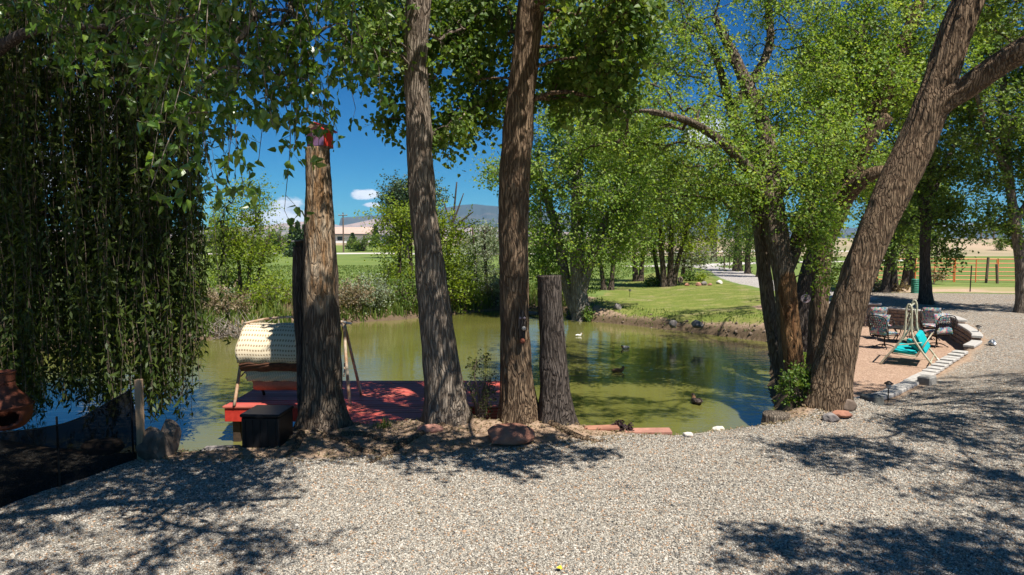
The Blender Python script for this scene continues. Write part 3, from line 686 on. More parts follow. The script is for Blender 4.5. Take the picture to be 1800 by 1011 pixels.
tree('rugged_cottonwood', 'rugged cottonwood with deep-split ochre bark between the medallion tree and the big leaning trunk', 'tree',
     [ground_limb([(1440, 640, 15.2, 34), (1439, 580, 15.2, 27), (1444, 500, 15.2, 27), (1451, 430, 15.3, 27), (1470, 372, 15.5, 34), (1500, 300, 15.7, 30), (1535, 215, 16, 26), (1570, 130, 16.3, 22), (1600, 50, 16.6, 18), (1640, -60, 17, 12)]),
      limb([(1474, 365, 15.5, 26), (1500, 330, 15.0, 24), (1535, 305, 14.7, 20), (1575, 300, 14.6, 14)]), limb([(1500, 300, 15.7, 22), (1530, 240, 15.5, 20), (1562, 205, 15.4, 16)]),
      limb([(1530, 220, 16, 16), (1545, 150, 16.6, 14), (1555, 60, 17, 10)])],
     [pb(1550, 60, 16.6, 80, 80, 1.3, 54), pb(1500, 150, 16.2, 70, 70, 1.2, 44), pb(1580, 170, 16.6, 60, 60, 1, 30), pb(1640, 60, 17, 80, 90, 1.4, 50), pb(1470, 250, 15.2, 50, 50, .9, 22), pb(1530, 300, 16, 50, 50, .8, 20), pb(1600, -80, 17, 160, 90, 1.6, 40), pb(1440, 380, 14.8, 26, 40, .4, 12)],
     leaf=.08, per=96, spread=.5, lmat='leaf_elm', bmat='bark', seed=34, nseg=48, step=.06, bark=.045, flare=.15, tip=.007, tw=8)
tree('leaning_cottonwood', 'massive furrowed trunk leaning right over the patio edge and forking near its top', 'tree',
     [ground_limb([(1453, 728, 10.8, 70), (1462, 670, 10.8, 62), (1476, 600, 10.8, 58), (1500, 510, 10.8, 55), (1532, 420, 10.8, 56), (1572, 330, 10.8, 58), (1614, 245, 10.8, 57), (1650, 150, 10.8, 50), (1680, 60, 10.75, 47), (1715, -40, 10.7, 44), (1770, -220, 10.5, 40), (1800, -420, 10.2, 24)]),
      limb([(1622, 236, 10.8, 42), (1650, 190, 10.7, 38), (1700, 155, 10.55, 38), (1750, 118, 10.4, 37), (1810, 80, 10.2, 36), (1920, 10, 9.9, 34), (2050, -100, 9.5, 24), (2200, -220, 9, 14)])],
     [((9.6, 7.4, 6.0), (1.3, 1.2, .6), 50), ((11.5, 8.6, 6.4), (1.6, 1.4, .8), 56), ((7.4, 6.2, 6.6), (1.0, .7, .6), 28), ((9, 10.5, 8.2), (2.4, 1.8, 1.2), 90), ((6.2, 9.8, 8.8), (1.6, 1.4, .9), 34), ((12.5, 10.5, 7), (2.2, 1.6, 1.0), 50), ((9.3, 5.6, 6.2), (1.3, .6, .5), 26),
      pb(1790, 20, 10.8, 50, 40, .5, 10)],
     leaf=.085, per=80, spread=.42, lmat='leaf_cotton', bmat='bark', seed=35, nseg=96, step=.035, bark=.04, flare=.09)
tree('shade_tree', 'straight dark trunk standing in the gravel drive behind the patio, next to the green drum', 'tree',
     [ground_limb([(1628, 528, 27, 20), (1626, 460, 27, 16), (1628, 380, 27, 16), (1634, 310, 27, 15), (1640, 240, 27, 11), (1645, 140, 27, 8)]), limb([(1628, 400, 27, 12), (1612, 330, 26.6, 10), (1590, 270, 26.3, 7)]), limb([(1630, 360, 27, 12), (1656, 300, 27.3, 9), (1680, 250, 27.6, 6)])],
     [pb(1600, 290, 26.5, 55, 50, 1.5, 34), pb(1660, 330, 27, 55, 60, 1.5, 40), pb(1640, 210, 27, 70, 60, 1.8, 44), pb(1690, 390, 27, 28, 40, .9, 14), pb(1600, 370, 26.5, 36, 36, 1, 18), pb(1690, 260, 27.5, 40, 50, 1.3, 22), pb(1660, 440, 27.5, 26, 26, .8, 8), pb(1630, 170, 25.5, 60, 40, 1.6, 30), pb(1560, 200, 26, 50, 40, 1.4, 24)],
     leaf=.12, per=84, spread=.7, lmat='leaf_cotton', bmat='bark_dark', seed=41, nseg=24, step=.12, bark=.025, tip=.01, tw=7)
tree('edge_cottonwood', 'pale curving trunk at the wire fence, its dark leaves against open sky', 'tree',
     [ground_limb([(1800, 524, 24, 22), (1794, 460, 24, 18), (1782, 380, 24, 15), (1772, 300, 24, 13), (1766, 220, 24, 14), (1760, 120, 24, 9)]), limb([(1774, 310, 24, 12), (1740, 240, 23.6, 8), (1715, 160, 23, 5)]), limb([(1784, 390, 24, 12), (1830, 320, 24, 9), (1880, 230, 24, 6)])],
     [pb(1740, 200, 23.5, 60, 60, 1.4, 40), pb(1780, 110, 24, 60, 60, 1.6, 44), pb(1770, 300, 24, 44, 36, 1, 26), pb(1820, 230, 24, 50, 60, 1.4, 30), pb(1750, 375, 24, 22, 22, .6, 8), pb(1800, 400, 24, 30, 30, .8, 12), pb(1720, 60, 24, 60, 50, 1.4, 28), pb(1860, 120, 24, 60, 120, 2, 40), pb(1800, 20, 24, 100, 50, 2, 30), ((19.6, 22.4, 8.2), (3.4, 1.6, 1), 64), ((23.5, 21, 8), (3, 2, 1), 40)],
     leaf=.125, per=78, spread=.62, lmat='leaf_cotton', bmat='bark_grey', seed=42, nseg=24, step=.12, bark=.02, tip=.009, tw=6)
# darker row behind the drive, right of the big trunk
for q, (px, base, top, Y, w, lean, lab) in enumerate([
        (1556, 512, 350, 33, 13, 14, 'slim dark tree at the left end of the shaded clump behind the drive'),
        (1572, 512, 330, 34, 13, -6, 'dark upright tree in the middle of the shaded clump behind the drive'),
        (1588, 508, 330, 36, 12, 26, 'tree leaning right beside the corral panels in the shaded clump'),
        (1600, 505, 340, 38, 9, 18, 'thin forked tree nearest the green drum in the shaded clump')]):
    tree('drive_tree', lab, 'tree', [ground_limb([(px, base, Y, w), (px + lean * .4, base - 60, Y, w * .85), (px + lean, top + 60, Y, w * .7), (px + lean, top, Y, w * .4)])],
         [pb(px + lean, top + 20, Y, 42, 50, 1.8, 34), pb(px + lean * .6, top + 80, Y, 34, 34, 1.3, 20), pb(px - 10, top - 40, Y, 44, 50, 1.8, 26)], leaf=.15, per=66, spread=.8, lmat='leaf_cotton', bmat='bark_dark', seed=50 + q, nseg=14, step=.2, bark=.015, tip=.012, group='shaded clump of trees behind the drive')

# --- lawn side, beyond the pond
tree('pond_cottonwood', 'big cottonwood with pale grey stems leaning out at the pond edge on the lawn tip', 'tree',
     [ground_limb([(1024, 566, 28.6, 30), (1020, 530, 28.6, 28), (1016, 495, 28.6, 26), (1014, 430, 28.6, 24), (1014, 350, 28.8, 18), (1020, 260, 29, 12), (1030, 190, 29, 7)]),
      ground_limb([(1022, 566, 28.7, 26), (1002, 520, 28.9, 18), (990, 470, 29, 16), (978, 400, 29.2, 14), (955, 330, 29.4, 10), (945, 270, 29.4, 6)]),
      limb([(1022, 510, 28.6, 20), (1040, 450, 28.4, 15), (1064, 390, 28.2, 12), (1100, 320, 28, 8), (1130, 260, 28, 5)])],
     [pb(960, 300, 29.3, 60, 60, 2, 60), pb(1020, 230, 29, 75, 55, 2, 70), pb(1090, 250, 28.5, 70, 60, 2, 60), pb(950, 400, 29.5, 40, 60, 1.5, 44), pb(1060, 340, 28.4, 75, 55, 1.8, 60), pb(1130, 320, 28.3, 60, 60, 1.8, 50), pb(900, 300, 30, 50, 26, 1.2, 16), pb(965, 470, 29.3, 34, 22, .8, 16), pb(1040, 430, 28.3, 50, 40, 1.2, 30), pb(1000, 180, 29.3, 60, 40, 1.5, 24), pb(860, 300, 30, 26, 20, .8, 6), pb(1110, 410, 28, 40, 34, 1, 20)],
     leaf=.13, per=70, spread=.75, lmat='leaf_elm', bmat='bark_white', seed=61, nseg=40, step=.1, bark=.03, flare=.12, tip=.011, tw=7)
mid = [  # name, label, stems[(px, base, w, lean)], Y, crown blobs
    ('young_cottonwood', 'slim twin-stemmed tree just behind the stone edging right of the pond cottonwood', [(1062, 520, 9, -10), (1074, 520, 9, 6)], 38, [(1065, 400, 50, 45, 44), (1050, 330, 50, 40, 30), (1100, 440, 26, 22, 12)], 'leaf_elm'),
    ('meadow_tree', 'round bright tree in the green meadow between the slim twin stems and the brown-trunked trees', [(1118, 500, 10, -6), (1126, 500, 9, 8)], 46, [(1120, 420, 44, 36, 40), (1120, 350, 50, 44, 34), (1090, 380, 36, 30, 20)], 'leaf_yellow'),
    ('slanting_tree', 'thin dark trunk slanting left beside the brown-trunked trees', [(1160, 505, 8, -16)], 41, [(1140, 420, 36, 36, 26), (1150, 350, 50, 44, 30)], 'leaf_elm'),
    ('brown_trunk_tree', 'spreading tree with three red-brown stems at the far side of the lawn', [(1168, 503, 12, -8), (1178, 504, 13, 2), (1182, 503, 10, 22)], 40, [(1180, 360, 60, 50, 60), (1230, 330, 60, 50, 50), (1160, 290, 60, 50, 40), (1245, 400, 30, 34, 24), (1200, 430, 26, 18, 10), (1150, 400, 34, 34, 16)], 'leaf_yellow'),
    ('drive_side_olive', 'airy grey-green small tree over the rock bed by the bend of the drive', [(1200, 492, 7, 8), (1214, 490, 6, -6)], 47, [(1205, 440, 34, 28, 26), (1225, 450, 28, 22, 18), (1195, 400, 36, 26, 16)], 'leaf_silver'),
    ('row_tree', 'first dark tree of the drive row, closest to the gate posts', [(1296, 478, 16, 2)], 62, [(1296, 420, 36, 36, 34), (1300, 360, 44, 40, 30), (1280, 450, 16, 14, 6)], 'leaf_cotton'),
    ('row_tree', 'second dark tree of the drive row, between the gate tree and the large trunk', [(1314, 484, 10, 0)], 56, [(1314, 420, 30, 32, 26), (1310, 350, 44, 40, 28)], 'leaf_cotton'),
    ('row_tree', 'third dark tree of the drive row, just behind the twin-stemmed cottonwood', [(1334, 492, 9, 3), (1345, 492, 10, 4)], 50, [(1336, 400, 34, 44, 34), (1330, 330, 50, 50, 30)], 'leaf_cotton'),
    ('backdrop_tree', 'tall leafy tree far behind the brown-trunked trees on the lawn', [(1255, 462, 12, 0)], 90, [(1255, 360, 60, 40, 40), (1210, 300, 60, 50, 40), (1290, 300, 60, 50, 40), (1250, 250, 50, 40, 24)], 'leaf_elm'),
    ('backdrop_tree', 'tall leafy tree far behind the slim twin-stemmed tree', [(1085, 462, 12, 0)], 88, [(1080, 330, 60, 60, 44), (1040, 280, 60, 50, 36), (1130, 290, 60, 50, 30)], 'leaf_elm'),
    ('meadow_bush_tree', 'low round tree in the meadow seen past the upright cottonwood', [(950, 478, 10, 0)], 60, [(948, 440, 26, 26, 20), (975, 430, 30, 30, 16)], 'leaf_cotton'),
]
for q, (nm, lab, stems, Y, cb, lm) in enumerate(mid):
    L = [ground_limb([(px, b, Y, w), (px + ln * .4, b - 40, Y, w * .8), (px + ln, b - 90, Y, w * .6), (px + ln * 1.2, b - 140, Y, w * .3)]) for (px, b, w, ln) in stems]
    tree(nm, lab, 'tree', L, [pb(a, b, Y, w, h, w / 1200 * Y * .8, n) for a, b, w, h, n in cb], leaf=.13 * (Y / 38) ** .6, per=56, spread=.85 * (Y / 38) ** .55, lmat=lm, bmat='bark_far', seed=70 + q, nseg=14, step=.25, bark=.015, tip=.012, cyl=4, tw=7,
         group={'row_tree': 'dark trees in a row beside the drive', 'backdrop_tree': 'tall trees far behind the lawn'}.get(nm))

# --- far left bank and field edge
far = [
    ('bright_young_tree', 'bright lime-green young tree on the far bank behind the porch swing', [(435, 560, 7, 10), (425, 560, 7, -12), (445, 560, 6, 30)], 31, [(420, 400, 46, 44, 44), (450, 440, 46, 26, 32), (400, 470, 40, 40, 26), (440, 350, 36, 26, 16), (470, 500, 30, 22, 14), (430, 530, 46, 22, 20), (380, 400, 24, 50, 16), (500, 545, 26, 14, 8)], 'leaf_yellow', .11, .7),
    ('bank_tree', 'tallest yellow-green tree on the far bank, showing behind the pale leaning cottonwood', [(700, 552, 8, 6), (722, 552, 9, 0), (760, 552, 7, 20)], 31, [(700, 410, 36, 40, 36), (740, 380, 30, 40, 24), (780, 430, 30, 44, 30), (800, 400, 26, 26, 12), (700, 490, 34, 32, 26), (800, 500, 36, 22, 20), (730, 530, 50, 18, 20), (790, 460, 34, 20, 16), (670, 380, 24, 16, 8)], 'leaf_yellow', .11, .7),
    ('silver_olive', 'silvery Russian olive bush on the far bank left of the upright cottonwood', [(855, 535, 7, -4), (838, 535, 6, -8)], 34, [(850, 500, 30, 26, 30), (845, 440, 30, 30, 22), (870, 410, 22, 22, 10), (825, 470, 16, 26, 8)], 'leaf_silver', .10, .6),
    ('dark_broad_tree', 'large dark round-headed tree beyond the field behind the pale leaning cottonwood', [(715, 445, 16, 0)], 110, [(700, 345, 28, 28, 44), (735, 345, 34, 34, 50), (720, 390, 34, 26, 30), (755, 370, 20, 26, 16)], 'leaf_spruce', .38, 2.2),
    ('green_hill_tree', 'small rounded green tree in front of the blue mountain', [(850, 450, 8, 0)], 120, [(852, 415, 22, 18, 20)], 'leaf_cotton', .34, 1.6),
    ('roadside_tree', 'low bushy tree right of the long white building', [(640, 443, 5, 0)], 150, [(630, 428, 18, 12, 20), (650, 425, 12, 10, 12)], 'leaf_cotton', .32, 1.2),
    ('roadside_tree', 'bushy green tree by the road left of the spruces', [(492, 443, 6, 0)], 140, [(490, 420, 20, 20, 26), (470, 428, 20, 12, 18)], 'leaf_cotton', .32, 1.3),
    ('roadside_tree', 'low dark thicket beside the road farther left, behind the lime-green tree', [(400, 444, 6, 0)], 145, [(410, 425, 50, 16, 34), (350, 425, 30, 18, 20)], 'leaf_spruce', .34, 1.4),
    ('roadside_tree', 'low bushes between the blue truck and the yellow-green bank tree', [(690, 443, 5, 0)], 150, [(690, 430, 16, 10, 14)], 'leaf_cotton', .32, 1.2),
    ('roadside_tree', 'grey-green tree line piece by the road seen right of the leaning cottonwood', [(835, 445, 6, 0)], 140, [(825, 428, 24, 14, 22), (870, 430, 20, 14, 16)], 'leaf_silver', .32, 1.3),
    ('roadside_tree', 'far tree clump beyond the road seen between the cut stump and the pond cottonwood', [(1000, 445, 6, 0)], 140, [(1010, 425, 40, 18, 24), (1080, 420, 40, 20, 20)], 'leaf_cotton', .34, 1.4),
]
for q, (nm, lab, stems, Y, cb, lm, lf, spd) in enumerate(far):
    L = [ground_limb([(px, b, Y, w), (px + ln * .4, b - 90 * 31 / Y, Y, w * .8), (px + ln, b - 150 * 31 / Y, Y, w * .4)]) for (px, b, w, ln) in stems]
    tree(nm, lab, 'tree', L, [pb(a, b, Y, w, h, w / 1200 * Y * .7, n) for a, b, w, h, n in cb], leaf=lf, per=63, spread=spd, lmat=lm, bmat='bark_far', seed=90 + q, nseg=10, step=.3, bark=.01, tip=.01 * Y / 40, cyl=4, tw=7, flare=.05)
# bare snag behind the lime-green tree
L = [ground_limb([(775, 552, 32.5, 8), (785, 470, 32.5, 7), (795, 400, 32.5, 5), (803, 320, 32.5, 2)]), limb([(788, 440, 32.5, 5), (800, 400, 32, 4), (832, 372, 32, 2)]), limb([(795, 400, 32.5, 4), (778, 350, 33, 2)]), limb([(797, 390, 32.5, 4), (815, 340, 33, 1.5)]), limb([(791, 420, 32.5, 4), (812, 405, 32, 3), (836, 392, 31.6, 1.5)])]
tree('dead_snag', 'leafless grey branching snag standing up behind the yellow-green bank tree', 'dead tree', L, [], bmat='bark_dark', seed=99, nseg=6, step=.3, bark=.002, flare=.02)

def conifer(px, base, top, Y, w, lab, seed):
    rng = np.random.RandomState(seed); b = at(px, base, Y); b[2] = hz(b[0], b[1]); H = (base - top) / 1200 * Y; W = w / 1200 * Y
    r = thing('conifer', lab, 'tree', tuple(b), group='conifers and shrubs by the far road')
    MB().tube([(0, 0, -.2), (0, 0, H)], [.16, .03], 6).build('trunk', M['bark_far'], r)
    n = 2600; W *= 1.7; h = rng.uniform(.04, 1, n) ** 1.2; a = rng.uniform(0, 2 * np.pi, n); tier = .75 + .25 * np.cos(h * 40 + a * 2); q = W * (1 - h) * tier * rng.uniform(.35, 1.05, n) + .05
    C = np.stack([np.cos(a) * q, np.sin(a) * q, h * H], 1)
    V, F, k = leaf_quads(C, .46, rng, .3, .5, hang=.3); link('crown', mesh_np('crown', V, F, M['leaf_spruce'], False, {'lv': np.repeat(rng.uniform(.1, .9, n), k)}), r, kind='stuff')
for a in [(524, 440, 378, 120, 12, 'tallest pointed spruce beyond the field left of the dead trunk', 1), (513, 440, 388, 122, 10, 'shorter spruce just left of the tallest one beyond the field', 2), (536, 440, 384, 119, 9, 'spruce half hidden by the dead trunk', 3),
          (661, 437, 403, 165, 8, 'small pointed conifer right of the white building by the road', 4), (620, 440, 414, 158, 9, 'dark conical shrub in front of the white building', 5)]: conifer(*a)

# --- willow hanging over the left of the pond
def willow():
    rng = np.random.RandomState(5); b = np.array([-9.9, 11.0, 0.0]); b[2] = hz(b[0], b[1]) - .1
    r = thing('weeping_willow', 'weeping willow trailing dark curtains of narrow leaves over the water', 'tree', tuple(b)); off = -b
    trunkP = [b, b + (.1, 0, 1.5), b + (.3, .2, 3.2), b + (.2, .5, 5.5), b + (.4, .6, 8.5)]
    link('trunk', trunk_mesh('trunk', np.array(trunkP) + off, [.42, .36, .32, .24, .12], 81, 48, .06, .035, .2, mat=M['bark_dark']), r)
    arms = [([b + (.3, .2, 3.0), b + (1.5, .5, 5.2), b + (3.0, .8, 7.2), b + (4.4, .6, 7.9)], [.2, .15, .1, .05]), ([b + (.2, .3, 4.2), b + (1.4, -.4, 5.6), b + (2.8, -.9, 6.4), b + (4.2, -1.0, 6.5)], [.15, .1, .07, .03]),
            ([b + (.2, .4, 5), b + (1.2, 1.2, 7), b + (2.6, 2.0, 8), b + (3.8, 2.6, 8)], [.15, .1, .07, .03])]
    nodes, rads = [], []
    for P, Rr in arms:
        link('limb', trunk_mesh('limb', np.array(P) + off, Rr, 82, 20, .1, .015, mat=M['bark_dark']), r)
        nodes.append(catmull(P, 20)); rads.append(np.interp(np.linspace(0, 1, 20), np.linspace(0, 1, 4), Rr))
    nodes.append(catmull(trunkP, 20)[8:]); rads.append(np.full(12, .2))
    # clumps of hanging shoots: picture x, lowest picture y, amount
    cols = [(-60, 730, 60), (5, 745, 60), (35, 740, 66), (60, 730, 36), (85, 640, 14), (115, 720, 36), (150, 740, 46), (185, 745, 54), (215, 700, 22), (235, 730, 38), (262, 742, 40), (285, 720, 30), (300, 745, 26), (318, 700, 22), (333, 640, 18), (342, 560, 12), (205, 520, 16), (60, 500, 26), (260, 560, 22), (160, 560, 18), (325, 470, 12), (398, 372, 3), (385, 545, 2), (388, 640, 2)]
    A_, E_, LC, LD, cents = [], [], [], [], []
    for (px, low, n) in cols:
        for q in range(n):
            Y = rng.uniform(10.4, 12.8) if px < 200 else rng.uniform(10.4, 12.0)
            X = (px + rng.normal(0, 8.5) - 900) / 1200 * Y
            z1 = CAMZ - (min(low, 752) - 425 + (rng.uniform(-60, 6) if rng.rand() < .5 else rng.uniform(-300, 0))) / 1200 * Y
            z0 = min(7.9, 6.2 + rng.uniform(0, 1.6)); 
            if q % 3 == 0: z0 = rng.uniform(z1 + 1.2, 6.6)
            m = max(4, int((z0 - z1) / .45)); z = np.linspace(z0, z1, m + 1); dens = rng.uniform(.55, 1.3)
            f = np.linspace(0, 1, m + 1); dx = rng.normal(0, .16) * (1 - f) + rng.normal(0, .06, m + 1).cumsum() * .6; dy = rng.normal(0, .2) * (1 - f) + rng.normal(0, .035, m + 1).cumsum() * .5
            S = np.stack([X + dx, Y + dy, z], 1); A_.append(S[:-1]); E_.append(S[1:])
            if q % 9 == 0: cents.append(S[0])
            k = int((z0 - z1) / .034 * dens); t = (rng.randint(0, max(2, m * 3), k) / 3.0 + np.abs(rng.normal(0, .17, k))) % (m - 1e-6); it = t.astype(int); ft = (t - it)[:, None]
            LC.append(S[it] * (1 - ft) + S[it + 1] * ft + rng.normal(0, .034, (k, 3)))
    A_, E_, LC = np.vstack(A_), np.vstack(E_), np.vstack(LC)
    ch = grow(np.vstack(nodes), np.concatenate(rads), np.array(cents), rng, sag=.1, tip=.012)
    Vs, Fs, n0 = [], [], 0
    for path, rr in ch:
        V, F = tube_np(catmull(path, len(path) + 1), np.interp(np.linspace(0, 1, len(path) + 1), np.linspace(0, 1, len(rr)), rr), 5); Vs.append(V); Fs.append(F + n0); n0 += len(V)
    link('branches', mesh_np('branches', np.vstack(Vs) + off, np.vstack(Fs), M['bark_dark'], True), r, kind='stuff')
    V, F = prisms(A_, E_, .0045, .0035); link('hanging_shoots', mesh_np('hanging_shoots', V + off, F, M['twig'], False), r, kind='stuff')
    n = len(LC); d = rng.normal(size=(n, 3)) * .6; d[:, 2] -= .8; d /= np.linalg.norm(d, axis=1)[:, None]
    w = np.cross(d, rng.normal(size=(n, 3))); w /= np.linalg.norm(w, axis=1)[:, None]; s = rng.uniform(.085, .155, n)[:, None]
    mI = LC + d * s * .45; V = np.stack([LC, mI - w * s * .155, LC + d * s, mI + w * s * .155], 1).reshape(-1, 3)
    F = ((np.arange(n) * 4)[:, None] + np.array([0, 1, 2, 3])[None])
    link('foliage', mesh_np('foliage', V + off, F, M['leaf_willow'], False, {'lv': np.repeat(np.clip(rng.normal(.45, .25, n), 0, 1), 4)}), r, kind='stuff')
    print('willow leaves', n)
willow()

# --- tree overhead to the left of the camera: its near sprays hang into the view, its crown shades the gravel
def near_tree():
    rng = np.random.RandomState(8); b = np.array([-6.2, 3.6, 0.0])
    r = thing('overhanging_tree', 'broad-leaved tree whose glossy green sprays hang down before the willow and the dead trunk', 'tree', tuple(b)); off = -b
    tr = [b, b + (.1, 0, 2), b + (.5, .1, 4), b + (1.2, .3, 6.2), b + (2, .4, 8.6)]
    link('trunk', trunk_mesh('trunk', np.array(tr) + off, [.3, .26, .22, .16, .08], 91, 40, .06, .02, .15, mat=M['bark']), r)
    arms = [([b + (.5, .1, 3.9), b + (1.6, .9, 5.2), b + (3.0, 1.6, 5.9), b + (4.6, 2.2, 6.0)], [.14, .1, .07, .035]), ([b + (.8, .2, 4.8), b + (2.4, -.2, 6.2), b + (4.4, .2, 7.0), b + (6.4, .4, 7.0)], [.14, .1, .07, .03]),
            ([b + (.6, .1, 4.2), b + (1.5, 2.0, 5.4), b + (2.2, 3.6, 5.9)], [.1, .07, .03])]
    nodes, rads = [], []
    for P, Rr in arms:
        link('limb', trunk_mesh('limb', np.array(P) + off, Rr, 92, 18, .1, .01, mat=M['bark']), r)
        nodes.append(catmull(P, 24)); rads.append(np.interp(np.linspace(0, 1, 24), np.linspace(0, 1, len(Rr)), Rr))
    # drooping sprays, given by their ends in the picture
    sprays = []
    def spray(px0, py0, px1, py1, Y0, Y1, k=14, bend=20):
        P0, P1 = at(px0, py0, Y0), at(px1, py1, Y1); Pm = (P0 + P1) / 2 + (rng.normal(0, .05), 0, .12 * bend / 20)
        sprays.append(catmull([P0, Pm, P1], k))
    for a in [(330, -60, 270, 120, 5.2, 5.0), (360, -50, 300, 215, 5.2, 4.9), (400, -60, 265, 300, 5.4, 5.1), (430, -60, 345, 210, 5.6, 5.2), (470, -60, 400, 170, 5.6, 5.3), (520, -60, 470, 190, 5.9, 5.6), (560, -60, 520, 130, 6, 5.8),
              (430, 60, 455, 280, 5.6, 5.4), (400, 90, 400, 320, 5.6, 5.3), (470, 60, 520, 260, 5.9, 5.8), (520, 80, 590, 235, 6.0, 6.0), (480, 130, 500, 370, 5.8, 5.6), (420, 120, 430, 345, 5.5, 5.2), (350, 150, 330, 330, 5.3, 5.1), (600, -60, 575, 150, 6.1, 6.0),
              (620, -60, 640, 110, 6.2, 6.2), (560, 60, 625, 190, 6.1, 6.2), (300, 40, 180, 70, 5.1, 5), (350, -20, 190, 210, 5.5, 5.5), (280, -60, 220, 90, 5.2, 5.1), (240, -60, 160, 130, 5.2, 5.2), (450, 30, 480, 220, 5.5, 5.3), (380, -60, 360, 110, 5.1, 4.9),
              (330, 200, 265, 330, 5.2, 5.0), (370, 200, 385, 345, 5.3, 5.2), (500, -60, 560, 90, 5.8, 5.8), (440, -60, 430, 130, 5.3, 5.2), (540, 140, 560, 260, 6, 6), (640, -60, 690, 90, 6.4, 6.4)]:
        spray(*a)
    for q in range(40):
        px = rng.uniform(280, 640); spray(px, rng.uniform(-60, 80), px + rng.normal(-10, 50), rng.uniform(90, 250), rng.uniform(5.6, 6.6), rng.uniform(5.5, 6.6))
    for q in range(26):
        px = rng.uniform(-40, 380); spray(px, rng.uniform(-80, 20), px + rng.normal(0, 50), rng.uniform(40, 190), rng.uniform(6.0, 7.6), rng.uniform(6, 7.6))
    blobs = [((-2.6, 4.6, 7.0), (1.6, 1.2, .8), 40), ((-.6, 4.2, 7.2), (1.6, 1.1, .7), 40), ((.6, 3.4, 6.6), (.9, .6, .5), 16), ((-1.8, 2.6, 6.4), (1.6, .9, .7), 34), ((-3.8, 6.6, 6.4), (1.3, 1.0, .6), 34), ((-1.6, 6.2, 6.2), (1.4, .7, .45), 30), ((-.2, 2.4, 6.4), (1.0, .6, .5), 14), ((-4.5, 4.4, 6.2), (1.2, 1.2, .7), 22),
             ((-3.6, 7.2, 7.2), (1.2, .8, .6), 40), ((-5, 7.9, 7.8), (1.8, 1.4, .8), 60), ((-3.0, 5.0, 6.2), (1.5, 1.0, .5), 40), ((-3.6, 9.3, 8.4), (2.4, 1.3, .9), 64), ((-6.2, 9.4, 8.2), (2.2, 1.3, .9), 60), ((-1.2, 5.2, 6.8), (2.0, .9, .6), 36), ((-6.5, 10.5, 8.8), (3, 2, .8), 60)]
    cl = np.vstack([sample_blob(bb, rng) for bb in blobs])
    cents = np.vstack([cl, np.array([s[0] for s in sprays])])
    ch = grow(np.vstack(nodes), np.concatenate(rads), cents, rng, sag=.1, tip=.007)
    Vs, Fs, n0 = [], [], 0
    for path, rr in ch:
        V, F = tube_np(catmull(path, len(path) + 2), np.interp(np.linspace(0, 1, len(path) + 2), np.linspace(0, 1, len(rr)), rr), 6); Vs.append(V); Fs.append(F + n0); n0 += len(V)
    C, TA, TB = [], [], []
    for s in sprays:
        V, F = tube_np(s, np.linspace(.006, .0025, len(s)), 5); Vs.append(V); Fs.append(F + n0); n0 += len(V)
        L = np.linalg.norm(np.diff(s, axis=0), axis=1).sum(); nt = max(5, int(L / .10))
        for t in np.linspace(.12, 1, nt):
            f = t * (len(s) - 1); i = min(int(f), len(s) - 2); p = s[i] + (s[i + 1] - s[i]) * (f - i)
            d = rng.normal(size=3); d[2] -= .5; d /= np.linalg.norm(d); l = rng.uniform(.08, .24); TA.append(p); TB.append(p + d * l)
            for q in range(rng.randint(4, 8)): C.append(p + d * l * rng.uniform(.25, 1.05) + rng.normal(0, .018, 3))
    V, F = prisms(np.array(TA), np.array(TB), .0025, .0014); Vs.append(V); Fs.append(F + n0)
    link('branches', mesh_np('branches', np.vstack(Vs) + off, np.vstack(Fs), M['bark_grey'], True), r, kind='stuff')
    C = np.array(C); d = C - np.array([0, 0, CAMZ]); dist = np.linalg.norm(d, axis=1)
    px = 900 + 1200 * C[:, 0] / C[:, 1]; py = 425 - 1200 * (C[:, 2] - CAMZ) / C[:, 1]
    vis = (px > 0) & (py > 0); order = np.argsort(dist + 100 * (~vis)); one = order[:290]; rest_ = order[290:]
    # the nearest leaves one by one
    protos = []
    for k in range(6):
        V, F, kk = leaf_quads(np.zeros((1, 3)), .088, np.random.RandomState(100 + k), .1, .58, fold=.18, hang=1.3, shape='delta')
        protos.append(mesh_np('leaf', V, F, M['leaf_near'], False, {'lv': np.full(6, .2 + .13 * k)}))
    for q, i in enumerate(one):
        o = link('leaf', protos[q % 6], r, loc=tuple(C[i] + off)); o.rotation_euler = (rng.normal(0, .35), rng.normal(0, .35), rng.uniform(0, 6.28)); o.scale = (1,) * 3 if q % 2 else (1.15,) * 3
    V, F, kk = leaf_quads(C[rest_], .08, rng, .1, .6, fold=.18, hang=1.2, shape='delta')
    lv = np.clip(rng.normal(.45, .25, len(rest_)), 0, 1)
    D = rng.normal(size=(len(cl), 6, 3)); D /= np.linalg.norm(D, axis=2)[..., None]
    C2 = (cl[:, None, None] + (D * .42)[:, :, None] * rng.uniform(.1, 1.1, (len(cl), 6, 13, 1)) + rng.normal(0, .05, (len(cl), 6, 13, 3))).reshape(-1, 3)
    V2, F2, kk = leaf_quads(C2, .085, rng, .1, .6, hang=.8, shape='delta')
    link('crown', mesh_np('crown', np.vstack([V, V2]) + off, np.vstack([F, F2 + len(V)]), M['leaf_near'], False, {'lv': np.concatenate([np.repeat(lv, 6), np.full(len(V2), .4)])}), r, kind='stuff')
    print('near leaves', len(C), len(C2))
near_tree()
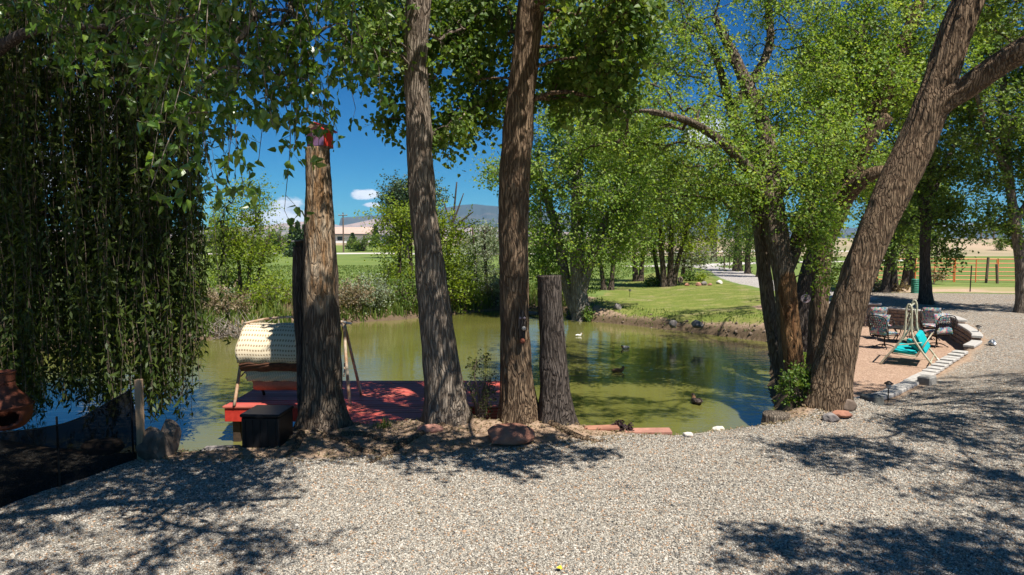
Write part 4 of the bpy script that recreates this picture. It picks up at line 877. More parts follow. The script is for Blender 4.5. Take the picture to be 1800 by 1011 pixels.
# tree behind the camera at the right whose crown edge shades the corner of the gravel
tree('yard_tree', 'leafy shade tree at the yard side whose shadow dapples the gravel corner', 'tree', [([(10.5, -1.5, -.1), (10.3, -1.2, 2.5), (9.8, -.4, 4.6), (9.2, .8, 6.4), (8.6, 2, 7.6)], [.35, .28, .22, .14, .06]), ([(9.9, -.6, 4.4), (8, 1, 5.6), (6.5, 2.3, 6.2)], [.14, .09, .04])],
     [((5.9, 3.4, 6.4), (1.3, .6, .45), 34), ((7.8, 3.3, 6.5), (1.5, .8, .5), 40), ((8.6, 4.4, 6.8), (1.2, .7, .5), 22), ((9.5, 1.5, 8), (2.5, 2, 1.2), 70), ((7.2, 1.2, 6.8), (2, 1.4, .8), 40)], leaf=.09, per=72, spread=.42, bmat='bark', seed=44, nseg=24)
# ------------------------------------------------------------------ colours of the small things
M['deck_red'] = simple('red_deck_stain', (.56, .10, .065), (.42, .07, .05), 14, .55, bmp=.002, stretch=(.15, 1, 1), spec=.4)
M['deck_worn'] = simple('worn_red_stain', (.52, .14, .095), (.40, .09, .065), 9, .65, bmp=.002, stretch=(.15, 1, 1))
M['red_paint'] = simple('bright_red_paint', (.55, .045, .03), (.42, .03, .02), 10, .5)
M['post_wood'] = simple('wet_post_wood', (.07, .045, .03), (.04, .028, .02), 20, .8)
M['black_resin'] = simple('black_resin', (.007, .007, .008), (.004, .004, .005), 30, .4, spec=.5)
M['tube_cream'] = simple('cream_tube_paint', (.62, .50, .37), (.42, .24, .13), 5, .45, spec=.4)
M['tube_dark'] = simple('brown_tube_paint', (.12, .065, .04), (.08, .04, .03), 6, .5)
M['salmon'] = simple('salmon_sling', (.40, .19, .14), (.33, .15, .11), 30, .85)
M['brown_band'] = simple('brown_fabric', (.13, .055, .03), (.08, .035, .02), 20, .85)
M['terracotta'] = simple('terracotta', (.21, .06, .03), (.13, .04, .022), 6, .75, bmp=.004)
M['timber'] = simple('pale_timber', (.42, .29, .18), (.33, .22, .13), 16, .8, stretch=(1, 1, .12), bmp=.003)
M['iron'] = simple('black_iron', (.03, .028, .027), (.05, .04, .035), 20, .5, metal=.6)
M['sandstone'] = simple('red_sandstone', (.40, .19, .12), (.27, .12, .08), 6, .9, bmp=.012)
M['paver_pink'] = simple('pink_sandstone_slab', (.45, .22, .16), (.33, .16, .12), 7, .9, bmp=.006)
M['boulder'] = simple('tan_boulder', (.25, .185, .14), (.11, .08, .06), 4, .92, bmp=.03)
M['boulder_grey'] = simple('grey_boulder', (.27, .24, .22), (.14, .12, .115), 6, .92, bmp=.02)
M['white_stone'] = simple('white_stone', (.68, .63, .56), (.52, .46, .40), 9, .9, bmp=.01)
M['block'] = simple('brown_wall_block', (.27, .20, .155), (.18, .13, .10), 18, .92, bmp=.01)
M['cap'] = simple('grey_cap_stone', (.50, .47, .43), (.37, .345, .31), 14, .92, bmp=.006)
M['cap_mid'] = simple('grey_block', (.27, .26, .235), (.19, .18, .165), 14, .92, bmp=.006)
M['cap_dark'] = simple('dark_cap_block', (.17, .18, .165), (.12, .12, .11), 14, .92, bmp=.006)
M['swing_tube'] = simple('sage_cream_tube', (.50, .49, .36), (.40, .38, .26), 12, .4, spec=.5)
M['turquoise'] = simple('turquoise_fabric', (.0, .40, .40), (.0, .30, .33), 10, .8, bmp=.004)
M['green_drum'] = simple('green_plastic_drum', (.05, .24, .16), (.035, .18, .12), 10, .5)
M['orange_pipe'] = simple('orange_pipe_paint', (.75, .19, .05), (.60, .16, .05), 6, .5)
M['weathered'] = simple('weathered_post', (.18, .125, .09), (.10, .07, .05), 14, .9, stretch=(1, 1, .15))
M['white_wall'] = simple('white_siding', (.75, .75, .74), (.68, .68, .67), 3, .8)
M['tan_roof'] = simple('tan_metal_roof', (.52, .38, .30), (.44, .32, .26), 2, .6)
M['glass_dark'] = simple('dark_window_glass', (.03, .035, .04), (.04, .05, .06), 3, .1, spec=.6)
M['blue_paint'] = simple('blue_truck_paint', (.04, .14, .32), (.04, .12, .27), 3, .35)
M['rubber'] = simple('black_rubber', (.02, .02, .02), (.03, .03, .03), 12, .8)
M['purple_paint'] = simple('faded_pink_purple_paint', (.36, .13, .20), (.22, .13, .26), 4, .6)
M['duck_grey'] = simple('duck_grey_body', (.50, .47, .43), (.38, .35, .32), 30, .6)
M['duck_brown'] = simple('duck_brown_feather', (.24, .13, .06), (.12, .06, .03), 60, .7)
M['duck_dark'] = simple('duck_dark_feather', (.05, .035, .03), (.09, .065, .05), 40, .6)
M['duck_green'] = simple('mallard_green_head', (.008, .09, .045), (.01, .06, .05), 20, .35, spec=.6)
M['duck_white'] = simple('duck_white', (.72, .70, .66), (.6, .58, .54), 20, .6)
M['bill'] = simple('duck_bill_orange', (.55, .30, .05), (.45, .22, .05), 20, .5)
M['silver_metal'] = simple('brushed_light_housing', (.5, .5, .5), (.4, .4, .4), 20, .35, metal=.8)
M['frost'] = simple('frosted_lamp_glass', (.55, .54, .5), (.5, .5, .46), 20, .3)
M['cut_wood'] = simple('cut_wood_face', (.34, .24, .15), (.20, .13, .08), 12, .9, bmp=.01)
M['orange_rust'] = simple('rusty_stake', (.20, .09, .05), (.12, .06, .04), 20, .9)
M['white_metal'] = simple('pale_plaque', (.42, .36, .36), (.30, .22, .24), 20, .6)

def weave(name, a, b, s=34):
    m, t, bs, out = new_mat(name); oc = N(t, 'ShaderNodeTexCoord').outputs['UV']
    se = N(t, 'ShaderNodeSeparateXYZ'); t.links.new(oc, se.inputs[0])
    fx_ = mth(t, 'FRACT', mth(t, 'MULTIPLY', se.outputs[0], s)); fy_ = mth(t, 'FRACT', mth(t, 'MULTIPLY', se.outputs[1], s * .62))
    dx = mapr(t, mth(t, 'ABSOLUTE', mth(t, 'SUBTRACT', fx_, .5)), .22, .32, 1, 0); dy = mapr(t, mth(t, 'ABSOLUTE', mth(t, 'SUBTRACT', fy_, .5)), .16, .24, 1, 0)
    f = mth(t, 'MULTIPLY', dx, dy); t.links.new(mix(t, f, a, b), bs.inputs['Base Color']); bs.inputs['Roughness'].default_value = .9
    bump(t, bs, f, -.004); return m
M['weave'] = weave('cream_basket_weave', (.68, .57, .40), (.34, .25, .15), 18)
mf, t, bs, out = new_mat('floral_cushion'); P = objco(t)
n1 = noise(t, P, 9, 3, .6); n2 = noise(t, vscale(t, P, (1.3, 1, 1)), 14, 2, .5, out=1); sp_ = N(t, 'ShaderNodeSeparateColor'); t.links.new(n2, sp_.inputs[0])
c = mix(t, mapr(t, n1, .48, .54), (.46, .41, .35), (.08, .22, .24)); c = mix(t, mapr(t, sp_.outputs[0], .55, .6), c, (.50, .14, .18)); c = mix(t, mapr(t, sp_.outputs[1], .57, .62), c, (.09, .13, .24)); c = mix(t, mapr(t, sp_.outputs[2], .6, .64), c, (.20, .30, .13))
t.links.new(c, bs.inputs['Base Color']); bs.inputs['Roughness'].default_value = .9; M['floral'] = mf
ms = bpy.data.materials.new('black_shade_cloth'); ms.use_nodes = True; t = ms.node_tree; t.nodes.clear(); out = N(t, 'ShaderNodeOutputMaterial')
df = N(t, 'ShaderNodeBsdfDiffuse'); df.inputs[0].default_value = (.014, .014, .014, 1); tr = N(t, 'ShaderNodeBsdfTransparent'); mm = N(t, 'ShaderNodeMixShader'); mm.inputs[0].default_value = .95
t.links.new(tr.outputs[0], mm.inputs[1]); t.links.new(df.outputs[0], mm.inputs[2]); t.links.new(mm.outputs[0], out.inputs[0]); M['shade_cloth'] = ms

rngs = np.random.RandomState(77)
# ------------------------------------------------------------------ red deck
dk = thing('deck', 'weathered red wooden deck over the water with a short gangway to the bank', 'deck', (-2.5, 11.5, 0.0)); DZ = .02
def planks(x0, x1, y0, y1, parent, ox, oy):
    y = y0; k = 0
    while y < y1 - .05:
        b = MB().box(0, 0, 0, (x1 - x0) + rngs.uniform(-.015, .015), .128, .035, bev=.006)
        o = b.build('plank', M['deck_red'] if rngs.rand() < .6 else M['deck_worn'], parent, loc=((x0 + x1) / 2 - ox, y + .064 - oy, DZ - .018 + rngs.uniform(-.003, .003))); y += .138; k += 1
planks(-4.72, -.12, 10.98, 12.98, dk, -2.5, 11.5)
planks(-2.72, -.98, 9.74, 10.97, dk, -2.5, 11.5)
def dbox(name, m, x0, x1, y0, y1, z0, z1, p=dk, o=(-2.5, 11.5, 0)): return MB().box((x0 + x1) / 2 - o[0], (y0 + y1) / 2 - o[1], (z0 + z1) / 2 - o[2], x1 - x0, y1 - y0, z1 - z0, bev=.006).build(name, m, p)
dbox('fascia', M['red_paint'], -4.70, -2.74, 11.0, 11.04, -.24, -.02); dbox('fascia', M['red_paint'], -.96, -.14, 11.0, 11.04, -.24, -.02)
dbox('fascia', M['red_paint'], -4.70, -4.66, 11.045, 12.94, -.24, -.02); dbox('fascia', M['red_paint'], -.18, -.14, 11.045, 12.94, -.24, -.02); dbox('fascia', M['red_paint'], -4.70, -.14, 12.945, 12.985, -.24, -.02)
for x in (-4.55, -3.1, -1.7, -.3):
    for y in (11.15, 12.8): dbox('post', M['post_wood'], x - .06, x + .06, y - .06, y + .06, -1.6, -.02)
for y in (11.4, 12.4): dbox('joist', M['post_wood'], -4.6, -.2, y, y + .05, -.2, -.025)
for x in (-2.6, -1.1): dbox('joist', M['post_wood'], x, x + .05, 9.8, 11.0, -.2, -.025)

# ------------------------------------------------------------------ porch swing on the deck
sw = thing('canopy_swing', 'free-standing garden swing with cream basket-weave canopy and salmon sling seat on the red deck', 'garden swing', (-3.62, 11.42, DZ)); o = np.array([-3.62, 11.42, DZ])
def T(*pts): return [np.array(p) - o for p in pts]
for xs, nm in ((-4.5, 1), (-2.76, 2)):
    s = 1 if nm == 1 else -1
    MB().tube(catmull(T((xs + s * .06, 11.4, 1.32), (xs + s * .0, 11.25, .75), (xs - s * (.03 if nm == 1 else .10), 10.98 if nm == 1 else 11.05, DZ + .01)), 12), .026, 10).build('frame_leg', M['tube_cream'], sw, True)
    MB().tube(catmull(T((xs + s * .06, 11.42, 1.32), (xs + s * (.09 if nm == 1 else -.03), 11.55, .75), (xs + s * (.16 if nm == 1 else -.12), 11.8, DZ + .01)), 12), .025, 10).build('frame_leg', M['tube_dark'] if nm == 1 else M['tube_cream'], sw, True)
    MB().tube(catmull(T((xs + s * .02, 11.16, .48), (xs + s * .06, 11.4, .56), (xs + s * .1, 11.66, .48)), 8), .012, 8).tube(catmull(T((xs + s * .02, 11.2, .6), (xs + s * .06, 11.4, .66), (xs + s * .1, 11.62, .6)), 8), .01, 8).build('brace', M['tube_cream'], sw, True)
    MB().tube(T((xs + s * .1, 11.45, 1.3), (xs + s * .16, 11.35, .55)), .008, 6).build('hanger', M['tube_dark'], sw)
MB().tube(catmull(T((-4.5, 11.4, 1.33), (-4.1, 11.4, 1.41), (-3.62, 11.4, 1.44), (-3.1, 11.4, 1.41), (-2.76, 11.4, 1.33)), 24), .02, 10).build('top_bar', M['tube_cream'], sw, True)
MB().tube(T((-2.9, 11.46, 1.36), (-2.68, 11.3, 1.34)), .018, 8).build('tube_end', M['duck_white'], sw, True)
def cloth(name, prof, x0, x1, mat, nx_=40, th=.02, wob=.006):
    pr = catmull(prof, 18); X = np.linspace(x0, x1, nx_); G = np.zeros((18, nx_, 3))
    for i in range(18):
        for j in range(nx_): G[i, j] = (X[j] + .012 * math.sin(i * .9), pr[i][0] + wob * math.sin(j * .9 + i), pr[i][1] + wob * math.sin(j * .5))
    b = MB(); b.grid(G - o); me = b.mesh(name, mat, True)
    uv = me.uv_layers.new(name='UV'); n_ = nx_
    for poly in me.polygons:
        for li in poly.loop_indices:
            vi = me.loops[li].vertex_index; uv.data[li].uv = ((vi % n_) / (n_ - 1) * 2.0, (vi // n_) / 17 * 1.2)
    ob = link(name, me, sw); md = ob.modifiers.new('thick', 'SOLIDIFY'); md.thickness = th; md.offset = 0; return ob
cloth('canopy', [(11.78, 1.27), (11.5, 1.31), (11.2, 1.24), (10.98, 1.05), (10.92, .86), (10.96, .74)], -4.46, -2.86, M['weave'])
cloth('valance', [(10.955, .735), (10.97, .68), (11.02, .60)], -4.42, -2.9, M['brown_band'], th=.03)
cloth('backrest', [(11.10, .61), (11.07, .52), (11.09, .42)], -4.36, -2.94, M['weave'], th=.04)
cloth('sling_seat', [(11.11, .415), (11.16, .30), (11.32, .22), (11.6, .24), (11.85, .34)], -4.28, -3.0, M['salmon'], th=.015, wob=.003)
MB().tube(T((-4.4, 11.1, .62), (-2.9, 11.1, .62)), .014, 8).tube(T((-4.3, 11.87, .35), (-2.98, 11.87, .35)), .014, 8).build('seat_rail', M['tube_dark'], sw, True)

# ------------------------------------------------------------------ black storage box
bx = thing('storage_box', 'black resin storage cube with a lid standing on the soil in front of the deck', 'storage box', (-3.27, 9.0, hz(-3.27, 9.0) - .02), R(-3))
MB().box(0, 0, .20, .50, .50, .40, bev=.012).build('body', M['black_resin'], bx)
MB().box(0, 0, .425, .53, .53, .045, bev=.012).build('lid', M['black_resin'], bx)
for k in range(5): MB().box(-.2 + k * .1, -.253, .2, .012, .01, .34).build('rib', M['black_resin'], bx)
MB().box(0, -.27, .415, .1, .012, .03, bev=.004).build('handle', M['black_resin'], bx)

# ------------------------------------------------------------------ rocks
def rock_mesh(w, d, h, seed, mat, rough=.22, sub=3, flat=.0):
    import bmesh
    bm = bmesh.new(); bmesh.ops.create_icosphere(bm, subdivisions=sub, radius=1.0); rs = np.random.RandomState(seed)
    planes = rs.normal(size=(9, 3)); planes /= np.linalg.norm(planes, axis=1)[:, None]; cut = rs.uniform(.62, .92, 9)
    co = np.array([v.co[:] for v in bm.verts])
    for p, c_ in zip(planes, cut):
        dd = co @ p; ex = np.maximum(0, dd - c_); co -= ex[:, None] * p * .9
    f = rs.uniform(0, 6, 3); nse = np.sin(co[:, 0] * 5 + f[0]) * np.sin(co[:, 1] * 6 + f[1]) * np.sin(co[:, 2] * 5 + f[2]); co *= (1 + rough * .35 * nse)[:, None]
    co += rs.normal(0, rough * .04, co.shape)
    co *= np.array([w / 2, d / 2, h / 2]) / .85; 
    if flat: co[:, 2] = np.clip(co[:, 2], -h / 2 * flat, h / 2 * flat)
    for v, p in zip(bm.verts, co): v.co = p
    me = bpy.data.meshes.new('rock'); bm.to_mesh(me); bm.free(); me.materials.append(mat)
    return me
def rock(name, label, px, py, wpx, hpx, mat, seed, z=None, depth=None, group=None, cat='rock', sink=.25, flat=0, rz=0.0, rough=.22):
    p = atz(px, py, -.1)
    for _ in range(12): p = atz(px, py, max(hz(p[0], p[1]), WATER)) if z is None else atz(px, py, z)
    w = wpx / 1200 * p[1]; h = hpx / 1200 * p[1]; d = depth or w * .8
    ob = link(name, rock_mesh(w, d, h * (1 + sink), seed, mat, flat=flat, rough=rough)); ob.location = (p[0], p[1] + d * .3, p[2] + h * .5 * (1 - sink)); ob.rotation_euler = (0, 0, rz); return tag(ob, label, cat, group)
rock('sandstone_rock', 'broad flat-topped reddish sandstone rock at the foot of the upright cottonwood', 897, 782, 78, 32, M['sandstone'], 3, flat=.75, depth=.5)
rock('brick_slab', 'dull red brick-like slab at the foot of the leaning cottonwood by the deck', 757, 760, 42, 12, M['paver_pink'], 5, flat=.8, depth=.2, cat='slab')
def slab(name, label, cx, cy_, w, d, h, rz, mat, z=None):
    b = MB().box(0, 0, h / 2, w, d, h, bev=.012); ob = b.build(name, mat); ob.location = (cx, cy_, (hz(cx, cy_) if z is None else z) - .01); ob.rotation_euler = (R(1), R(-1), rz); return tag(ob, label, 'slab')
slab('stone_slab', 'long pink sandstone slab lying at the water edge between the purple plant and the white stones', 1.87, 9.72, .86, .2, .055, R(-2), M['paver_pink'], hz(1.87, 9.6))
slab('stone_slab', 'short dark red slab tucked under the purple plant', 1.28, 9.62, .5, .16, .05, R(4), M['sandstone'], hz(1.28, 9.5))
slab('stone_slab', 'low grey stone slab at the water edge left of the black box', -3.93, 9.05, .46, .2, .10, R(3), M['boulder_grey'], hz(-3.93, 9.0) - .02)
rock('white_rock', 'small white stone at the water edge right of the pink slab', 1210, 768, 16, 8, M['white_stone'], 9)
rock('white_rock', 'rounded white stone farther right along the gravel rim', 1264, 759, 20, 9, M['white_stone'], 10)
rock('boulder', 'blocky tan boulder beside the pale fence post', 265, 808, 56, 52, M['boulder'], 14, depth=.36, cat='boulder')
rock('boulder', 'upright brown boulder behind the blocky one near the fence post', 292, 800, 34, 58, M['boulder'], 15, depth=.3, cat='boulder')
rock('boulder', 'rounded boulder seen dimly through the black shade cloth', 172, 800, 62, 26, M['boulder'], 16, depth=.4, cat='boulder')
rock('rock', 'pale angular rock leaning on the foot of the massive leaning trunk', 1490, 722, 32, 20, M['boulder'], 17)
rock('rock', 'reddish flat rock in front of the massive leaning trunk', 1484, 736, 34, 12, M['sandstone'], 18)
rock('rock', 'grey rock at the gravel edge in front of the massive leaning trunk', 1463, 742, 26, 14, M['boulder_grey'], 19)
rock('lawn_rock', 'brown boulder sitting alone on the bare tip of the lawn', 1086, 544, 14, 10, M['boulder_grey'], 20)
rock('lawn_rock', 'dark boulder at the lawn waterline, left one of the pair', 1184, 574, 12, 11, M['boulder_grey'], 24)
rock('lawn_rock', 'dark boulder at the lawn waterline, right one of the pair', 1227, 575, 20, 11, M['boulder_grey'], 22)
for q, (px, py, w, h) in enumerate([(1208, 503, 8, 5), (1228, 503, 9, 6), (1238, 502, 9, 7), (1248, 502, 7, 4), (1265, 499, 10, 6), (1196, 497, 9, 10), (1160, 496, 7, 4)]):
    rock('bed_rock', ['leftmost small pinkish rock of the rock bed', 'squarish pink rock left of the grey one in the rock bed', 'grey rounded rock in the middle of the rock bed', 'small flat rock right of the grey one in the rock bed', 'pale pink slanting rock ending the rock bed at right', 'tall tan rock standing behind the rock bed', 'low rock between the brown-stemmed trees'][q],
         px, py, w, h, [M['sandstone'], M['paver_pink'], M['boulder_grey'], M['paver_pink'], M['white_stone'], M['boulder'], M['paver_pink']][q], 30 + q, group='rocks edging the small garden bed')
# stones along the lawn bank at the waterline: too many and small to name
V_, F_, n0 = [], [], 0
proto = rock_mesh(1, 1, 1, 4, M['boulder'], sub=1); pc = np.array([v.co[:] for v in proto.vertices]); pf = np.array([tuple(p.vertices) for p in proto.polygons])
SP = rngs.uniform((-4, 22), (9.5, 34.5), (26000, 2)); dd = sdf(pond, SP[:, 0], SP[:, 1]); SP = SP[(dd < .12) & (dd > -.55) & (SP[:, 0] > 2.3)][:90]
for (x, y) in SP:
    s = rngs.uniform(.03, .10); a = rngs.uniform(0, 6.3); c_, s_ = math.cos(a), math.sin(a)
    q = pc * s * rngs.uniform(.6, 1.4, 3); q = q @ np.array([[c_, s_, 0], [-s_, c_, 0], [0, 0, 1]]); V_.append(q + (x, y, max(hz(x, y), WATER) + .01)); F_.append(pf + n0); n0 += len(pc)
link('bank_rubble', mesh_np('bank_rubble', np.vstack(V_), np.vstack(F_), M['boulder']), kind='stuff')

# ------------------------------------------------------------------ shade-cloth fence
fp = np.array([-4.62, 8.35]); fq = np.array([-5.35, 6.0])
fn = thing('shade_cloth_fence', 'low black mesh fence sagging from a pale timber post', 'fence', (fp[0], fp[1], hz(*fp)))
zb = hz(*fp); MB().box(0, 0, .50, .075, .075, 1.02, bev=.006).build('timber_post', M['timber'], fn)
for k, f in enumerate((.02, .42, .78, 1.15)):
    p = fp + (fq - fp) * f; MB().tube([(p[0] - fp[0] - .06, p[1] - fp[1], -.05), (p[0] - fp[0] - .06, p[1] - fp[1], .80 if k else .95)], .011, 6).build('stake', M['iron'], fn)
G = np.zeros((12, 50, 3))
for i_ in range(12):
    for j_ in range(50):
        f = j_ / 49 * 1.3; p = fp + (fq - fp) * f; top = .88 - .30 * math.sin(min(1, f / .8) * math.pi) ** 1 * .55 - .05 * f; zz = i_ / 11 * top + .01
        G[i_, j_] = (p[0] - fp[0] - .06 + .035 * math.sin(f * 9 + i_ * .4), p[1] - fp[1] + .02 * math.sin(f * 14), zz + hz(p[0], p[1]) - zb)
MB().grid(G).build('mesh_cloth', M['shade_cloth'], fn, True)
MB().tube(G[-1], .008, 6).build('top_cord', M['rubber'], fn, True)

# ------------------------------------------------------------------ chiminea
ch_ = thing('chiminea', 'terracotta chiminea with round fire mouth standing under the willow', 'chiminea', (-6.88, 9.15, hz(-6.88, 9.15) - .02), R(33)); ch_.scale = (.93, .93, .93)
prof = [(.10, .22), (.20, .23), (.29, .32), (.33, .44), (.325, .52), (.335, .56), (.31, .59), (.26, .68), (.17, .78), (.135, .86), (.13, 1.0), (.14, 1.03), (.15, 1.05), (.135, 1.06), (.12, 1.05), (.11, .9)]
def lathe_hole(prof, n, ang0, half, z0, z1):
    pr = catmull([(r, 0, z) for r, z in prof], 60); V = []; F = []
    for p in pr:
        for k in range(n): a = 2 * math.pi * k / n; V.append((p[0] * math.cos(a), p[0] * math.sin(a), p[2]))
    for i in range(59):
        for k in range(n):
            a = 2 * math.pi * (k + .5) / n; zc = (pr[i][2] + pr[i + 1][2]) / 2; da = (a - ang0 + math.pi) % (2 * math.pi) - math.pi
            if i < 40 and (da / half) ** 2 + ((zc - (z0 + z1) / 2) / ((z1 - z0) / 2)) ** 2 < 1: continue
            j = (k + 1) % n; F.append((i * n + k, i * n + j, (i + 1) * n + j, (i + 1) * n + k))
    return V, F
V, F = lathe_hole(prof, 56, -math.pi / 2, .58, .30, .54); b = MB(); b.add(V, F); body = b.build('body', M['terracotta'], ch_, True)
md = body.modifiers.new('thick', 'SOLIDIFY'); md.thickness = .02; md.offset = -1
pts = [(math.sin(a) * .2, -.31 + .05 * abs(math.sin(a)), .42 + .13 * math.cos(a)) for a in np.linspace(0, 2 * math.pi, 28)]
MB().tube(pts, .018, 8, cap=False).build('mouth_rim', M['terracotta'], ch_, True)
MB().lathe([(.34, .555), (.355, .565), (.34, .58)], 40, cap=False).build('belt_ring', M['terracotta'], ch_, True)
MB().tube([(-.05, -.16, .88), (0, -.185, .93), (.05, -.16, .88)], .012, 6).build('relief', M['terracotta'], ch_, True)
st = MB().lathe([(.2, .2), (.215, .205), (.2, .21)], 24, cap=False)
for k in range(3): a = k * 2.09; st.tube([(.2 * math.cos(a), .2 * math.sin(a), .205), (.3 * math.cos(a), .3 * math.sin(a), 0)], .01, 6)
st.build('stand', M['iron'], ch_, True)

# ------------------------------------------------------------------ birdhouses
p = at(564, 262, 9.75)
bh = thing('birdhouse', 'faded red and purple birdhouse with a tan side on top of the dead trunk', 'birdhouse', (p[0], p[1], p[2] - .01), R(-24))
MB().box(0, 0, .03, .26, .24, .02, bev=.004).build('floor', M['weathered'], bh)
MB().box(-.125, 0, .155, .018, .22, .23, bev=.003).build('side_panel', M['timber'], bh); MB().box(.125, 0, .155, .018, .22, .23, bev=.003).build('side_panel', M['red_paint'], bh)
fr = MB()
P_ = [(-.14, .04), (.14, .04), (.14, .25), (0, .34), (-.14, .25)]
hole = [(.028 * math.cos(a), .2 + .028 * math.sin(a)) for a in np.linspace(0, 2 * math.pi, 20, endpoint=False)]
fr.add([(x, -.125, z) for x, z in P_] + [(x, -.107, z) for x, z in P_], [(0, 1, 2, 3, 4), (9, 8, 7, 6, 5)] + [(i, (i + 1) % 5, (i + 1) % 5 + 5, i + 5) for i in range(5)][::1])
fr.build('front_panel', M['purple_paint'], bh)
MB().tube([(0, -.128, .2), (0, -.122, .2)], .026, 16).build('hole_shade_disc', M['rubber'], bh); MB().lathe([(.026, 0), (.034, .003), (.03, .006)], 16, cap=False).build('hole_ring', M['duck_white'], bh)  # solid black disc stands in for the dark inside the hole
bpy.data.objects[[c_.name for c_ in bh.children if c_.name.startswith('hole_ring')][0]].location = (0, -.131, .2); bpy.data.objects[[c_.name for c_ in bh.children if c_.name.startswith('hole_ring')][0]].rotation_euler = (R(90), 0, 0)
for s in (-1, 1): MB().box(s * .085, 0, .305, .22, .30, .018, ry=s * R(33), bev=.003).build('roof_panel', M['timber'] if s < 0 else M['red_paint'], bh)
for k, (dx, ry) in enumerate(((-.12, .2), (-.05, -.15), (.02, .1))): MB().box(dx, -.15, .27 + .02 * k, .16, .012, .02, ry=ry).build('trim_stick', M['timber'], bh)
p = at(531, 436, 10.2)
b2 = thing('birdhouse', 'small dark wooden birdhouse with a blue-black roof on top of the leaning log', 'birdhouse', (p[0], p[1], p[2] - .01), R(10))
MB().box(0, 0, .055, .17, .18, .11, bev=.004).build('body', M['post_wood'], b2); MB().box(0, -.02, .125, .27, .28, .022, ry=R(-8), bev=.004).build('roof', M['cap_dark'], b2); MB().tube([(0, -.094, .06), (0, -.088, .06)], .022, 14).build('hole_shade_disc', M['rubber'], b2)  # opening is a black disc too, its inner shade painted on

# ------------------------------------------------------------------ ornaments in the hollow
p = at(918, 575, 9.7)
h_ = thing('tree_face_ornament', 'dark plate for a shaded hollow with a pale button and clay ball set in the upright cottonwood', 'ornament', (p[0], p[1] - .0, p[2]))
pts = [(.055 * math.cos(a) * (1 + .15 * math.sin(3 * a)), .0, .25 * math.sin(a)) for a in np.linspace(0, 2 * math.pi, 20, endpoint=False)]
MB().add([(x, -.005, z) for x, _, z in pts] + [(x * .8, .05, z * .9) for x, _, z in pts], [tuple(reversed(range(20)))] + [(i, (i + 1) % 20, (i + 1) % 20 + 20, i + 20) for i in range(20)]).build('hollow_shade_plate', M['bark_dark'], h_)  # dark plate paints the hollow's inner shade; the trunk itself is uncut
for (x, z, r, mt) in ((-.03, .13, .016, 'white_metal'), (.03, .13, .016, 'white_metal'), (.022, -.02, .028, 'cap'), (.0, -.2, .036, 'terracotta')): ob = link('knob', rock_mesh(r * 2, r * 1.6, r * 2, 3, M[mt], sub=2), h_); ob.location = (x, -.02, z)
p = at(1416, 525, 17.15); md_ = thing('medallion', 'round pale medallion with an anchor-like relief on the shaded leaning trunk', 'medallion', tuple(p), R(-18))
MB().lathe([(.001, 0), (.105, 0), (.115, .012), (.10, .025), (.092, .018), (.001, .018)], 28, cap=False).build('disc', M['white_metal'], md_).rotation_euler = (R(90), 0, 0)
MB().tube([(0, -.03, -.05), (0, -.03, .05)], .009, 6).tube(catmull([(-.045, -.03, -.01), (-.02, -.03, -.048), (.02, -.03, -.048), (.045, -.03, -.01)], 9), .009, 6).tube([(-.03, -.03, .03), (.03, -.03, .03)], .008, 6).build('relief', M['leaf_purple'], md_)
# chicken wire beside the cottonwood
wr = thing('wire_mesh', 'panel of rusty wire mesh standing between the upright cottonwood and the twiggy shrub', 'wire mesh', (-.33, 9.85, hz(-.33, 9.85)), R(8))
b = MB()
for k in range(12): b.tube([(-.14 + k * .028, .01 * math.sin(k), -.05), (-.14 + k * .028, .01 * math.sin(k), 1.0 - (.12 if k < 6 else 0))], .0016, 3, cap=False)
for k in range(22): b.tube([(-.15, 0, .02 + k * .045), (.17, .006, .02 + k * .045)], .0016, 3, cap=False)
b.build('wire', M['iron'], wr, kind='stuff'); MB().tube([(.175, 0, -.1), (.175, 0, 1.05)], .008, 6).build('stake', M['orange_rust'], wr)

# ------------------------------------------------------------------ short stump with cut face on the right
p = atz(1370, 744, -.05); stp = tree('low_stump', 'low weathered stump with pale cut top beside the weeds at the gravel edge', 'tree stump', [([np.array([p[0], p[1] + .12, hz(p[0], p[1] + .1) - .08]), np.array([p[0], p[1] + .12, hz(p[0], p[1] + .1) + .16])], [.185, .165])], [], bmat='bark_grey', seed=61, nseg=36, step=.03, bark=.03, flare=.02)

